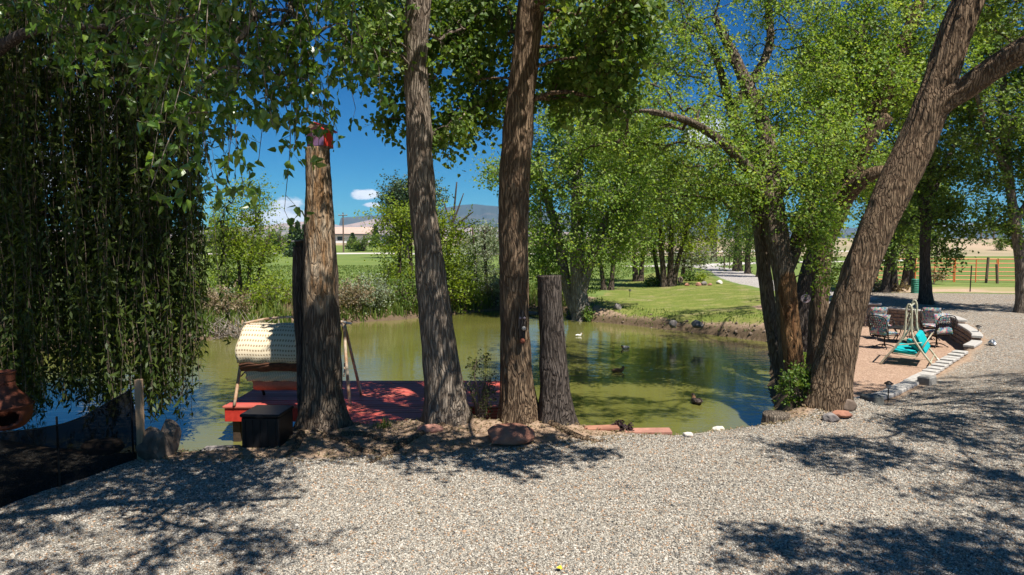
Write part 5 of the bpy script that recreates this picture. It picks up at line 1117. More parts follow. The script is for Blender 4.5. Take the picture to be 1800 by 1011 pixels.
# ------------------------------------------------------------------ ducks
def duck(label, px, py, wpx, rz, body, head, breast=None, white=False):
    p = atz(px, py, WATER); L = wpx / 1200 * p[1] / max(.45, abs(math.cos(rz))); s = L / .46
    r = thing('duck', label, 'duck', (p[0], p[1], WATER - .03 * s), rz, 'ducks floating on the pond')
    prof = [(-.25, .03, .10), (-.2, .07, .09), (-.1, .105, .085), (.02, .115, .08), (.12, .10, .08), (.19, .05, .09)]
    V = []; F = []; n = 14
    for (x, rr, z) in prof:
        for k in range(n): a = 2 * math.pi * k / n; V.append((x * s, rr * math.cos(a) * s, (z + rr * .75 * math.sin(a)) * s))
    for i_ in range(5):
        for k in range(n): j_ = (k + 1) % n; F.append((i_ * n + k, i_ * n + j_, (i_ + 1) * n + j_, (i_ + 1) * n + k))
    F += [tuple(reversed(range(n))), tuple(range(5 * n, 6 * n))]
    MB().add(V, F).build('body', M[body], r, True)
    MB().tube(catmull(np.array([(.13, 0, .10), (.185, 0, .14), (.195, 0, .18), (.20, 0, .2)]) * s, 8), np.linspace(.065, .04, 8) * s, 12).build('neck', M[breast or head], r, True)
    hd = link('head', rock_mesh(.105 * s, .085 * s, .085 * s, 1, M[head], rough=.02, sub=2), r); hd.location = (.215 * s, 0, .21 * s)
    MB().box(.29 * s, 0, .2 * s, .075 * s, .04 * s, .016 * s, bev=.004 * s).build('bill', M['bill'], r)
    MB().add(np.array([(-.24, -.04, .11), (-.24, .04, .11), (-.34, 0, .155), (-.24, 0, .09)]) * s, [(0, 1, 2), (1, 3, 2), (3, 0, 2), (0, 3, 1)]).build('tail', M['duck_dark'] if not white else M['duck_white'], r)
    for q in (-1, 1): o_ = link('wing', rock_mesh(.26 * s, .04 * s, .10 * s, 2, M[body], rough=.05, sub=2), r); o_.location = (-.04 * s, q * .095 * s, .115 * s)
duck('pale duck near the far water between the cut stump and the pale-stemmed cottonwood', 1017, 591, 11, R(20), 'duck_white', 'duck_grey', white=True)
duck('mallard drake with green head and pale body in the middle of the pond', 1099, 613, 14, R(205), 'duck_grey', 'duck_green', 'duck_brown')
duck('brown speckled hen duck swimming right across open water', 1086, 654, 21, R(8), 'duck_brown', 'duck_brown')
duck('dark duck facing the far bank, closest of the ducks to the gravel rim', 1224, 709, 14, R(98), 'duck_dark', 'duck_dark', 'duck_brown')
lg = tree('driftwood_log', 'pale driftwood log in the far inlet, between the upright cottonwood and the cut stump', 'log', [([atz(918, 552, WATER) + (0, 0, .05), atz(945, 556, WATER) + (0, 0, .12)], [.10, .08])], [], bmat='bark_white', seed=62, nseg=14, step=.1, bark=.01, flare=0)

# ------------------------------------------------------------------ patio: retaining wall and edging
edge = catmull([(p_[0], p_[1], 0) for p_ in [(6.55, 12.85), (7.3, 13.3), (8.4, 14.35), (9.5, 15.5), (10.5, 16.4), (11.4, 17.2)]], 200)
wallp = catmull([(p_[0], p_[1], 0) for p_ in [(11.9, 17.65), (12.9, 18.8), (13.8, 20.6), (14.5, 22.4), (14.6, 24), (13.9, 25.3), (12.6, 25.9), (10.9, 26.25)]], 500)
def walk(path, step):
    s = np.concatenate([[0], np.cumsum(np.linalg.norm(np.diff(path, axis=0), axis=1))]); out = []
    for q in np.arange(step / 2, s[-1], step):
        i_ = min(np.searchsorted(s, q), len(path) - 1); a, b_ = path[max(i_ - 1, 0)], path[min(i_ + 1, len(path) - 1)]; out.append((path[i_], math.atan2(b_[1] - a[1], b_[0] - a[0])))
    return out
ed = thing('stone_edging', 'row of flat grey edging stones curving along the gravel side of the patio', 'edging', (8.8, 15, -.4))
capm = [MB().box(0, 0, 0, .285 , .30, .075, bev=.012).mesh('edging_stone', M['cap']) for _ in range(1)][0]
for k, (p_, a_) in enumerate(walk(edge, .30)):
    ob = link('edging_stone', capm, ed); ob.location = (p_[0] - 8.8, p_[1] - 15, zedge(p_[1]) + .035 + .4 + rngs.uniform(-.008, .008)); ob.rotation_euler = (rngs.normal(0, .012), rngs.normal(0, .012), a_ + R(0) + rngs.normal(0, .03))
for (px, py, lab, mt, z_) in ((1634, 677, 'grey round-faced block set up on the edging by the gravel', 'cap_mid', -.36), (1537, 712, 'dark square block at the patio corner beside the lamp', 'cap_dark', -.34), (1518, 722, 'low dark block fragment between the lamp and the massive trunk', 'cap_dark', -.3)):
    p_ = atz(px, py, z_); sz = (.36, .26, .2) if px == 1634 else ((.34, .26, .2) if px == 1537 else (.22, .2, .12))
    g_ = MB().box(0, 0, sz[2] / 2, *sz, bev=.02).build('wall_block', M[mt]); g_.location = (p_[0], p_[1] + .1, hz(p_[0], p_[1] + .1) - .02); g_.rotation_euler = (0, 0, R(38 if px == 1634 else 5)); tag(g_, lab, 'concrete block')
rw = thing('retaining_wall', 'curved stacked-block retaining wall around the back of the sunken patio', 'wall', (13, 21, -.45))
CH = .13; bm_ = [MB().box(0, 0, 0, .292, .20, CH - .008, bev=b_).mesh('block', M['block']) for b_ in (.016, .022)]; cm_ = MB().box(0, 0, 0, .295, .26, .07, bev=.012).mesh('cap_stone', M['cap'])
for k, (p_, a_) in enumerate(walk(wallp, .30)):
    ztop = zedge(p_[1]) + .03; nc = max(2, int(round((ztop + .45) / CH)))
    nrm = np.array([math.sin(a_), -math.cos(a_)]) * -1
    for c_ in range(nc):
        off = .15 if c_ % 2 else 0; q_ = p_[:2] + off * np.array([math.cos(a_), math.sin(a_)]) + nrm * (.012 * (nc - c_))
        ob = link('block', bm_[(k + c_) % 2], rw); ob.location = (q_[0] - 13 + rngs.normal(0, .003), q_[1] - 21, c_ * CH + CH / 2); ob.rotation_euler = (0, 0, a_ + rngs.normal(0, .012))
    if k < 14 or True:
        ob = link('cap_stone', cm_, rw); ob.location = (p_[0] - 13 , p_[1] - 21, nc * CH + .037); ob.rotation_euler = (0, 0, a_ + rngs.normal(0, .02))

# ------------------------------------------------------------------ lamps
def path_light(label, px, py, hh, z=None):
    p_ = atz(px, py, -.2)
    for _ in range(8): p_ = atz(px, py, hz(p_[0], p_[1]))
    r = thing('path_light', label, 'garden light', (p_[0], p_[1], hz(p_[0], p_[1]) - .02), group='solar stake lights')
    MB().tube([(0, 0, 0), (0, 0, hh * .68)], .011, 8).build('stake', M['iron'], r)
    MB().lathe([(.02, hh * .66), (.035, hh * .70), (.055, hh * .88)], 14).build('lamp_glass', M['frost'], r, True)
    MB().lathe([(.085, hh * .87), (.08, hh * .90), (.035, hh * .97), (.02, hh)], 16).build('lamp_cap', M['iron'], r, True)
path_light('dark solar stake light in front of the patio, at the gravel edge', 1561, 706, .42)
path_light('solar stake light on the gravel behind the wall corner', 1719, 592, .36)
path_light('solar stake light on the drive behind the patio wall', 1533, 546, .36)
path_light('small stake light on the lawn near the pond tip', 1107, 522, .4)
p_ = (12.75, 18.0); sl = thing('spot_light', 'small round metal spotlight lying beside the wall end', 'spotlight', (p_[0], p_[1], hz(*p_) + .07), R(30))
MB().lathe([(.01, -.09), (.06, -.07), (.085, 0), (.09, .06), (.07, .065), (.065, .05), (.001, .045)], 18, cap=False).build('housing', M['silver_metal'], sl, True).rotation_euler = (R(65), 0, 0)
MB().tube([(0, 0, -.02), (-.35, .02, -.03)], .008, 6).build('stem', M['iron'], sl)

# ------------------------------------------------------------------ garden swing on the patio
PZ = -.45
gs = thing('patio_swing', 'curved sage-cream metal swing seat with turquoise cushions on the sunken patio', 'garden swing', (10.38, 17.65, PZ), R(55))
for sx in (-.72, .72):
    for s in (-1, 1):
        pts = [(sx, s * .60, 0), (sx, s * .50, .16), (sx, s * .27, .48), (sx, s * .09, .82), (sx, s * .065, 1.2), (sx, s * .06, 1.45), (sx, s * .03, 1.56), (sx, 0, 1.585)]
        MB().tube(catmull(pts, 30), .024, 10).build('frame_leg', M['swing_tube'], gs, True)
    MB().tube([(sx, -.56, .07), (sx, -.62, .0)], .03, 8).build('foot_cap', M['duck_white'], gs, True)
    ring_ = [(sx, .05 * math.cos(a), 1.42 + .05 * math.sin(a)) for a in np.linspace(0, 2 * math.pi, 14)]
    MB().tube(ring_, .007, 6, cap=False).tube([(sx, -.05, 1.36), (sx, .05, 1.36)], .007, 6).tube([(sx, 0, 1.37), (sx, 0, 1.0)], .006, 6).build('scroll', M['swing_tube'], gs, True)
    MB().tube([(sx * .9, -.02, 1.36), (sx * .82, -.18, .62)], .006, 6).tube([(sx * .9, .02, 1.36), (sx * .82, .26, .42)], .006, 6).build('hanger', M['swing_tube'], gs, True)
    MB().tube(catmull([(sx * .82, -.3, .62), (sx * .84, .0, .56), (sx * .82, .26, .5), (sx * .8, .34, .36)], 12), .014, 8).build('armrest', M['swing_tube'], gs, True)
MB().tube([(-.72, 0, 1.5), (.72, 0, 1.5)], .022, 10).build('top_bar', M['swing_tube'], gs, True)
MB().tube([(-.72, -.5, .15), (.72, -.5, .15)], .016, 8).tube([(-.72, .5, .15), (.72, .5, .15)], .016, 8).build('cross_bar', M['swing_tube'], gs, True)
b = MB()
for pth in ([(-.6, .36, .30), (.6, .36, .30), (.6, -.2, .26), (-.6, -.2, .26), (-.6, .36, .30)], [(-.6, -.2, .27), (-.6, -.44, .75), (.6, -.44, .75), (.6, -.2, .27)]): b.tube(pth, .014, 8)
for k in range(9): b.tube([(-.5 + k * .125, .35, .295), (-.5 + k * .125, -.2, .265)], .006, 5)
b.build('seat_frame', M['swing_tube'], gs, True)
def pillow(name, w, d, h, mat, parent, loc, rx=0.0, rz=0.0, ry=0.0):
    n = 14; u = np.linspace(-1, 1, n); X, Y = np.meshgrid(u, u, indexing='ij'); e = np.clip(1 - np.maximum(np.abs(X), np.abs(Y)) ** 6, 0, 1) ** .5
    wx = X * w / 2 * (1 - .04 * (1 - np.abs(Y))), Y * d / 2
    t_ = h / 2 * (.25 + .75 * e) * (1 - .12 * np.sin(X * 5) * np.sin(Y * 4)); t_[(np.abs(X) > .99) | (np.abs(Y) > .99)] = .003
    b = MB(); b.grid(np.stack([wx[0], wx[1], t_], -1)); G2 = np.stack([wx[0], wx[1], -t_], -1)[::-1]; b.grid(G2)
    ob = b.build(name, mat, parent, True); ob.location = loc; ob.rotation_euler = (rx, ry, rz); return ob
for sx in (-.29, .29):
    pillow('seat_cushion', .56, .56, .14, M['turquoise'], gs, (sx, .08, .36), R(3)); pillow('back_cushion', .56, .52, .14, M['turquoise'], gs, (sx, -.27, .58), R(64))
pillow('scatter_cushion', .36, .34, .12, M['turquoise'], gs, (-.35, -.1, .52), R(50), R(20)); MB().box(0, -.375, .58, 1.12, .012, .46, rx=R(26), bev=.004).build('back_sling', M['tube_cream'], gs)

# ------------------------------------------------------------------ patio chairs
def make_chair(label, loc, rz):
    r = thing('patio_chair', label, 'patio chair', loc, rz, 'cushioned swivel chairs round the patio table')   # faces +y
    b = MB().tube([(0, 0, .06), (0, 0, .34)], .022, 8)
    for k in range(4): a = k * math.pi / 2 + .78; b.tube(catmull([(0, 0, .12), (.16 * math.cos(a), .16 * math.sin(a), .09), (.31 * math.cos(a), .31 * math.sin(a), .012)], 8), .016, 7)
    b.build('pedestal', M['iron'], r, True)
    b = MB().tube([(-.27, -.25, .36), (.27, -.25, .36), (.27, .26, .38), (-.27, .26, .38), (-.27, -.25, .36)], .014, 7); b.build('seat_frame', M['iron'], r, True)
    b = MB().tube(catmull([(-.28, -.25, .36), (-.29, -.31, .65), (-.26, -.40, .92), (0, -.43, .99), (.26, -.40, .92), (.29, -.31, .65), (.28, -.25, .36)], 30), .015, 7); b.build('back_frame', M['iron'], r, True)
    b = MB(); f_ = lambda u, v: np.array([u * .27, -.26 - .16 * v ** 1.1, .38 + .57 * v - .05 * u * u * v])
    for k in range(-5, 6):
        u0 = k / 5
        b.tube([f_(max(-1, min(1, u0 + (q - .5) * .8)), q) for q in np.linspace(0, 1, 6)], .0085, 5); b.tube([f_(max(-1, min(1, u0 - (q - .5) * .8)), q) for q in np.linspace(0, 1, 6)], .0085, 5)
    b.build('lattice_back', M['iron'], r, True)
    for s in (-1, 1): MB().tube(catmull([(s * .29, -.31, .62), (s * .33, -.1, .64), (s * .33, .15, .63), (s * .31, .27, .56), (s * .28, .26, .40)], 14), .015, 7).build('armrest', M['iron'], r, True)
    pillow('seat_cushion', .52, .54, .12, M['floral'], r, (0, .02, .44)); pillow('back_cushion', .52, .62, .13, M['floral'], r, (0, -.235, .72), R(74))
make_chair('black lattice patio chair turned toward the swing, left one of the front pair', (11.05, 20.1, PZ), R(-62))
make_chair('floral-cushioned patio chair facing the camera beside the dark wall', (11.95, 22.0, PZ), R(172))
make_chair('patio chair showing its black lattice back right behind the swing', (12.75, 20.35, PZ), R(8))
make_chair('floral patio chair nearest the wall corner, facing the table', (13.55, 21.9, PZ), R(155))
tb = thing('patio_table', 'low black metal table between the floral patio chairs', 'table', (12.3, 21.3, PZ))
MB().lathe([(.001, .44), (.5, .44), (.51, .455), (.5, .47), (.001, .47)], 32, cap=False).build('tabletop', M['iron'], tb, True)
for k in range(4): a = k * math.pi / 2 + .4; MB().tube(catmull([(.4 * math.cos(a), .4 * math.sin(a), .45), (.25 * math.cos(a), .25 * math.sin(a), .25), (.36 * math.cos(a), .36 * math.sin(a), 0)], 8), .015, 7).build('leg', M['iron'], tb, True)

# ------------------------------------------------------------------ drum, wire fence, corral
p_ = atz(1608, 516, .22); dr = thing('green_drum', 'green ribbed plastic drum standing beside the dark trunk on the drive', 'drum', (p_[0], p_[1], hz(p_[0], p_[1]) - .02))
b = MB(); pr = []
for k in range(6): z_ = k * .105; pr += [(.16, z_), (.175, z_ + .02), (.175, z_ + .07), (.16, z_ + .09)]
pr += [(.13, .65)]; b.lathe(pr, 20).build('body', M['green_drum'], dr)
for k in range(5):
    bb = MB()
    for a in np.linspace(0, 2 * math.pi, 8, endpoint=False): bb.box(.178 * math.cos(a), .178 * math.sin(a), .045 + k * .105, .012, .05, .04, rz=a)
    bb.build('grip_ring', M['green_drum'], dr)
MB().lathe([(.17, .64), (.175, .66), (.15, .69)], 20).build('lid', M['green_drum'], dr)
wf = thing('wire_fence', 'sagging wire fence on thin dark stakes between the drive and the sandy strip', 'fence', (22, 33, .2)); prev = []
wp = [(21.2, 35.0), (20.6, 34.2), (22.4, 33.3), (23.6, 31.9), (26.6, 31.6), (30.5, 31)]
for k, (x, y) in enumerate(wp): z_ = hz(x, y); MB().tube([(x - 22, y - 33, z_ - .25), (x - 22 + .02, y - 33, z_ - .2 + 1.28)], .028, 7).build('stake', M['orange_rust'] if k % 2 else M['iron'], wf)
b = MB()
for (a, c_) in zip(wp[:-1], wp[1:]):
    for h in (.35, .6, .85, 1.05): b.tube([(a[0] - 22, a[1] - 33, hz(*a) - .2 + h), ((a[0] + c_[0]) / 2 - 22, (a[1] + c_[1]) / 2 - 33, hz(*a) - .24 + h), (c_[0] - 22, c_[1] - 33, hz(*c_) - .2 + h)], .003, 3, cap=False)
b.build('wire', M['iron'], wf, kind='stuff')
ca = [np.array(q) for q in ((23.2, 43.4), (25.4, 43.0), (27.7, 42.7), (30.1, 42.3), (32.5, 41.8), (34.9, 41.4), (37.3, 41.2))]
labs = ['orange pipe corral panel farthest left, half hidden by the dark trees', 'orange pipe corral panel directly behind the green drum trunk', 'orange pipe corral panel just right of the drum-side trunk', 'orange pipe corral panel left of the tall leaning post', 'orange pipe corral panel right of the tall leaning post', 'orange pipe corral panel behind the pale curving edge tree']
for k in range(6):
    a, c_ = ca[k], ca[k + 1]; L = np.linalg.norm(c_ - a); z_ = (hz(*a) + hz(*c_)) / 2
    cpn = thing('corral_panel', labs[k], 'corral panel', (a[0], a[1], z_), math.atan2(c_[1] - a[1], c_[0] - a[0]), 'orange corral panels')
    for h in np.linspace(.15, 1.45, 6): MB().tube([(.03, 0, h), (L - .05, 0, h)], .028 if h < 1.4 else .034, 5).build('rail', M['orange_pipe'], cpn)
    for x in (.03, L * .5, L - .05): MB().tube([(x, 0, -.05), (x, 0, 1.46)], .032, 6).build('upright', M['orange_pipe'], cpn)
for (px, py, top, Y, lean, lab) in ((1733, 497, 452, 41.5, .08, 'tall weathered wooden post leaning at the corral panels'), (1754, 496, 462, 41.0, -.12, 'shorter leaning wooden post right of the tall one at the corral')):
    a = at(px, py, Y); h = (py - top) / 1200 * Y; g_ = MB().tube([(0, 0, -.3), (lean, 0, h)], .075, 8).build('wooden_post', M['weathered']); g_.location = (a[0], a[1], hz(a[0], a[1])); tag(g_, lab, 'fence post')
# gate posts beyond the lawn
for (px, Y, lab) in ((1273, 66, 'right-hand dark gate post where the drive meets the road'), (1282, 66, 'slim gate post against the dark row trees'), (1214, 64, 'grey gate post left of the drive among the olive branches')):
    a = at(px, 470, Y); g_ = MB().tube([(0, 0, -.3), (0, 0, 1.5)], .07 if px != 1282 else .05, 8).build('gate_post', M['weathered']); g_.location = (a[0], a[1], hz(a[0], a[1])); tag(g_, lab, 'gate post')

# ------------------------------------------------------------------ far side: building, poles, truck
a = at(556, 430, 182); fb = thing('farm_building', 'long low white building with a tan roof beyond the field', 'building', (a[0], a[1], hz(a[0], a[1]) - .2), R(-3))
W_, D_, H_ = 13.8, 9, 2.7; MB().box(W_ / 2, D_ / 2, H_ / 2, W_, D_, H_).build('wall', M['white_wall'], fb)
MB().add([(-.6, -.7, H_ + .02), (W_ + .6, -.7, H_ + .02), (W_ + .6, D_ / 2, H_ + 1.9), (-.6, D_ / 2, H_ + 1.9), (W_ + .6, D_ + .7, H_ + .02), (-.6, D_ + .7, H_ + .02)], [(0, 1, 2, 3), (3, 2, 4, 5), (0, 3, 5), (1, 4, 2), (0, 5, 4, 1)]).build('roof', M['tan_roof'], fb)
for x in (3, 6.4): w_ = MB().box(x, -.03, 1.5, 1.3, .1, 1.0).build('window', M['glass_dark'], fb)
MB().box(9.5, -.03, 1.05, 1.0, .1, 2.1).build('door', M['tan_roof'], fb)
MB().box(W_ / 2, -.36, H_ - .25, W_ + .9, .5, .28).build('eave', M['cap_dark'], fb)
def pole(label, px, py, top, Y, arm=1.2):
    a = at(px, py, Y); h = (py - top) / 1200 * Y; r = thing('utility_pole', label, 'utility pole', (a[0], a[1], hz(a[0], a[1]) - .2), group='utility poles'); MB().tube([(0, 0, 0), (0, 0, h)], [.19 * Y / 150, .13 * Y / 150], 8).build('pole', M['weathered'], r); MB().box(0, -.15 * Y / 150, h * .93, arm * 2 * Y / 150, .14, .16 * Y / 150).build('crossarm', M['weathered'], r)
    for x in (-1, 0, 1): MB().lathe([(.06, 0), (.09, .1), (.05, .22)], 8, (x * arm * .85 * Y / 150, -.15, h * .93 + .08)).build('insulator', M['cap'], r)
pole('brown utility pole with one crossarm in front of the white farm building', 604, 445, 374, 146, 1.0)
for q, (px, top) in enumerate([(1724, 411), (1733, 416), (1746, 412), (1772, 414), (1790, 417)]): pole(['distant utility pole farthest left on the sandy rise', 'short distant pole second from the left on the sandy rise', 'distant pole in the middle on the sandy rise', 'distant pole right of the round bush on the sandy rise', 'distant pole at the far right of the sandy rise'][q], px, 432, top, 420, 1.0)
a = at(676, 436, 168); tk = thing('pickup_truck', 'blue pickup truck parked beside the shrubs right of the white building', 'truck', (a[0], a[1], hz(a[0], a[1])), R(8))
MB().box(0, 0, .85, 4.8, 1.9, .7, bev=.12).build('body', M['blue_paint'], tk); MB().box(.3, 0, 1.5, 1.7, 1.7, .65, bev=.2).build('cab', M['blue_paint'], tk); MB().box(.3, -.86, 1.52, 1.3, .04, .4).build('window', M['glass_dark'], tk)
for x in (-1.5, 1.5):
    for y in (-.85, .85): w_ = MB().tube([(x, y - .12, .38), (x, y + .12, .38)], .38, 18).build('wheel', M['rubber'], tk)
a = at(690, 434, 172); sh = thing('shed', 'grey shed roof behind the blue truck', 'shed', (a[0], a[1], hz(a[0], a[1]) - .2)); MB().box(0, 0, 1.2, 5, 4, 2.4).build('wall', M['cap'], sh); MB().add([(-2.8, -2.3, 2.4), (2.8, -2.3, 2.4), (2.8, 2.3, 2.9), (-2.8, 2.3, 2.9), (-2.8, -2.3, 2.5), (2.8, -2.3, 2.5), (2.8, 2.3, 3.0), (-2.8, 2.3, 3.0)], [(4, 5, 6, 7), (0, 3, 2, 1), (0, 1, 5, 4), (1, 2, 6, 5), (2, 3, 7, 6), (3, 0, 4, 7)]).build('roof', M['cap_dark'], sh)

# ------------------------------------------------------------------ shrubs
def shrub(name, label, px, py, Y, w, h, n, lm, seed, leaf=.07, spread=.28, per=48, cat='shrub', group=None, stems=5, bm='twig', z=None, tip=.004, hang=0.0):
    rng = np.random.RandomState(seed); b0 = at(px, py, Y); b0[2] = hz(b0[0], b0[1]) if z is None else z
    W = w / 1200 * Y; H = h / 1200 * Y
    L = []
    for k in range(stems):
        a = rng.uniform(0, 6.28); q = rng.uniform(.1, .45) * W; e = b0 + (q * math.cos(a), q * math.sin(a) * .7, H * rng.uniform(.4, .7)); L.append(([b0 + (0.03 * math.cos(a), .03 * math.sin(a), -.08), (b0 + e) / 2 + rng.normal(0, .03, 3), e], [.02 * max(1, H), .014 * max(1, H), .008 * max(1, H)]))
    return tree(name, label, cat, L, [((b0[0], b0[1], b0[2] + H * .5), (W / 2, W * .4, H * .5), n)], leaf=leaf, per=per, spread=spread, lmat=lm, bmat=bm, seed=seed, nseg=8, step=.15, bark=.002, flare=0, tip=tip, cyl=4, tw=6, group=group, up=.3, hang=hang, sag=.05)
shrub('twiggy_shrub', 'airy twiggy shrub growing between the two cottonwoods in front of the deck', 846, 742, 10.15, 62, 130, 30, 'leaf_willow', 201, leaf=.035, spread=.12, per=18, stems=9, tip=.003)
shrub('purple_plant', 'low dark purple succulent plant beside the pink stone slab', 1090, 757, 9.75, 44, 18, 16, 'leaf_purple', 202, leaf=.05, spread=.05, per=36, stems=4)
shrub('weeds', 'leafy green weeds at the foot of the massive leaning trunk by the low stump', 1402, 735, 11.0, 62, 66, 40, 'leaf_cotton', 203, leaf=.055, spread=.14, per=36, stems=8, hang=-.2)
shrub('weeds', 'small green weed clump between the twin-stemmed trunk and the massive trunk', 1414, 700, 12.6, 26, 50, 14, 'leaf_cotton', 204, leaf=.05, spread=.12, per=36, stems=5, hang=-.2)
shrub('suckers', 'bright green sucker shoots at the base of the shaded leaning tree', 1425, 588, 16.6, 22, 30, 10, 'leaf_elm', 205, leaf=.06, spread=.14, per=30, stems=5)
shrub('suckers', 'green shoots around the foot of the pale-stemmed pond cottonwood', 1034, 566, 28.2, 18, 26, 10, 'leaf_cotton', 206, leaf=.09, spread=.2, per=36, stems=5)
bank = [(600, 575, 28.2, 110, 50, 46, 'leaf_brown', 'dull reddish-brown brush on the far bank right of the dead trunk'), (650, 572, 29.0, 100, 50, 44, 'leaf_silver', 'grey-green low bush at the far waterline left of the leaning cottonwood'), (545, 578, 27.6, 60, 56, 26, 'leaf_brown', 'reddish brush on the far bank behind the dead trunk'), (480, 580, 27.0, 90, 60, 36, 'leaf_yellow', 'bright bush under the lime-green young tree'),
        (390, 592, 25.0, 90, 50, 30, 'leaf_brown', 'bleached brown brush at the far waterline behind the willow edge'), (720, 562, 29.8, 90, 60, 40, 'leaf_cotton', 'dark green bush at the waterline behind the leaning cottonwood'), (810, 552, 32.4, 80, 48, 40, 'leaf_yellow', 'yellow-green bush at the inlet between the two cottonwoods'), (785, 556, 31.8, 60, 28, 20, 'leaf_brown', 'brown twiggy brush at the inlet waterline'),
        (640, 530, 32, 110, 24, 26, 'leaf_brown', 'pinkish-brown brush along the top of the far bank'), (440, 540, 31.0, 120, 34, 36, 'leaf_silver', 'grey-green brush at the field edge under the lime-green tree'), (300, 590, 25.5, 120, 60, 36, 'leaf_cotton', 'green bush on the far bank seen through the willow curtain'), (180, 600, 24.5, 120, 70, 40, 'leaf_cotton', 'green bush on the far bank deep behind the willow'), (60, 610, 23.5, 120, 70, 36, 'leaf_cotton', 'bush on the far bank at the outer side behind the willow'),
        (870, 548, 33.2, 44, 60, 24, 'leaf_silver', 'silvery bush at the inlet beside the upright cottonwood'), (200, 560, 34, 160, 110, 60, 'leaf_elm', 'tall green thicket behind the willow curtain')]
for q, (px, py, Y, w, h, n, lm, lab) in enumerate(bank): shrub('bank_bush', lab, px, py, Y, w, h, n, lm, 220 + q, leaf=.10 if lm != 'leaf_brown' else .085, spread=.42, per=42 if lm != 'leaf_brown' else 66, group='bushes along the far bank', stems=6, tip=.006)
for q, (px, py, Y, w, h, n, lm, lab) in enumerate([(1212, 500, 44, 26, 14, 12, 'leaf_cotton', 'green leafy plant at the left of the rock bed'), (1236, 499, 44, 24, 10, 8, 'leaf_yellow', 'low bright plant at the right of the rock bed'), (1146, 510, 41, 26, 12, 10, 'leaf_cotton', 'grassy green clump at the foot of the slanting trunk'), (1760, 447, 150, 30, 22, 24, 'leaf_cotton', 'round dark bush alone on the sandy rise'),
      (1640, 500, 40, 40, 24, 10, 'leaf_brown', 'dry brush heap near the dark trees and corral'), (1550, 520, 34, 70, 18, 18, 'leaf_brown', 'brown brush at the foot of the shaded clump of trees'), (1675, 450, 118, 40, 8, 14, 'leaf_silver', 'low pale green bush row at the edge of the pasture')]):
    shrub('garden_bush', lab, px, py, Y, w, h, n, lm, 250 + q, leaf=.12 * max(1, Y / 60), spread=.3 * max(1, Y / 50), per=42, stems=5, tip=.006)
# bleached dead branches at the far waterline
b = MB(); r_ = thing('dead_brush', 'pile of bleached dead branches at the far waterline under the willow edge', 'dead branches', (-10.2, 23.4, WATER))
A_ = rngs.normal(size=(420, 3)) * (1.0, .3, .15) + (0, 0, .05); D_ = rngs.normal(size=(420, 3)); D_[:, 2] = np.abs(D_[:, 2]) * .8; D_ /= np.linalg.norm(D_, axis=1)[:, None]; V, F = prisms(A_, A_ + D_ * rngs.uniform(.3, 1.0, (420, 1)), .016, .006); link('dead_branches', mesh_np('dead_branches', V, F, M['twig_grey']), r_, kind='stuff')

# ------------------------------------------------------------------ grasses
def blades(name, X, Y, hgt, wid, rng, mat, lean=.35, lvc=.5):
    n = len(X); Z = height(X, Y); a = rng.uniform(0, 6.28, n); l = np.abs(rng.normal(0, lean, n)); hh = hgt * rng.uniform(.5, 1.3, n)
    B = np.stack([X, Y, Z - .02], 1); w = np.stack([np.cos(a + 1.57), np.sin(a + 1.57), np.zeros(n)], 1) * (wid * .5)
    mid_ = B + np.stack([np.cos(a) * l * hh * .3, np.sin(a) * l * hh * .3, hh * .6], 1); tip_ = B + np.stack([np.cos(a) * l * hh, np.sin(a) * l * hh, hh * (1 - l * .4)], 1)
    V = np.stack([B - w, B + w, mid_ + w * .7, mid_ - w * .7, tip_], 1).reshape(-1, 3); q = (np.arange(n) * 5)[:, None]
    lv = np.repeat(np.clip(rng.normal(lvc, .25, n), 0, 1), 5)
    return link(name, mesh_np(name, V, [q + np.array([0, 1, 2, 3]), q + np.array([3, 2, 4])], M[mat], False, {'lv': lv}), kind='stuff')
rg = np.random.RandomState(4)
X, Y = rg.uniform(-19, 3.2, 90000), rg.uniform(20, 37, 90000); d = sdf(pond, X, Y); nn = noise2(X * .5, Y * .5, 41)
k = (d < -.02) & (d > -3.4) & (rg.rand(90000) < .75 * np.exp(d * .35)); Xa, Ya, nn = X[k], Y[k], nn[k]
blades('bank_tall_grass', Xa[nn > -.4], Ya[nn > -.4], .55, .05, rg, 'grass', .4); blades('bank_dry_grass', Xa[nn <= -.4], Ya[nn <= -.4], .5, .045, rg, 'leaf_brown', .45)
X, Y = rg.uniform(3, 15, 60000), rg.uniform(23, 46, 60000); k = (sdf(lawn, X, Y) > .1 + .4 * noise2(X, Y, 3)); blades('lawn_grass', X[k], Y[k], .03, .022, rg, 'grass', .5, .6)
X, Y = rg.uniform(1.5, 11, 9000), rg.uniform(22, 36, 9000); d = sdf(pond, X, Y); k = (d < -.05) & (d > -1.6) & (noise2(X * 1.2, Y * 1.2, 5) > -.2); blades('bank_edge_grass', X[k], Y[k], .12, .03, rg, 'grass', .6)
X, Y = rg.normal(-1.82, .05, 60), rg.normal(9.66, .04, 60); tag(blades('grass_tuft', X, Y, .17, .012, rg, 'grass', .5, .7), kind='stuff')
X, Y = rg.uniform(-26, 16, 26000), 35 + rg.rand(26000) ** 1.5 * 40; k = (sdf(lawn, X, Y) < -.5) & (near_line(drive_c, X, Y) > 2.2) & (sdf(pond, X, Y) < -2.5); blades('field_grass', X[k], Y[k], .16, .07, rg, 'grass', .6, .5)
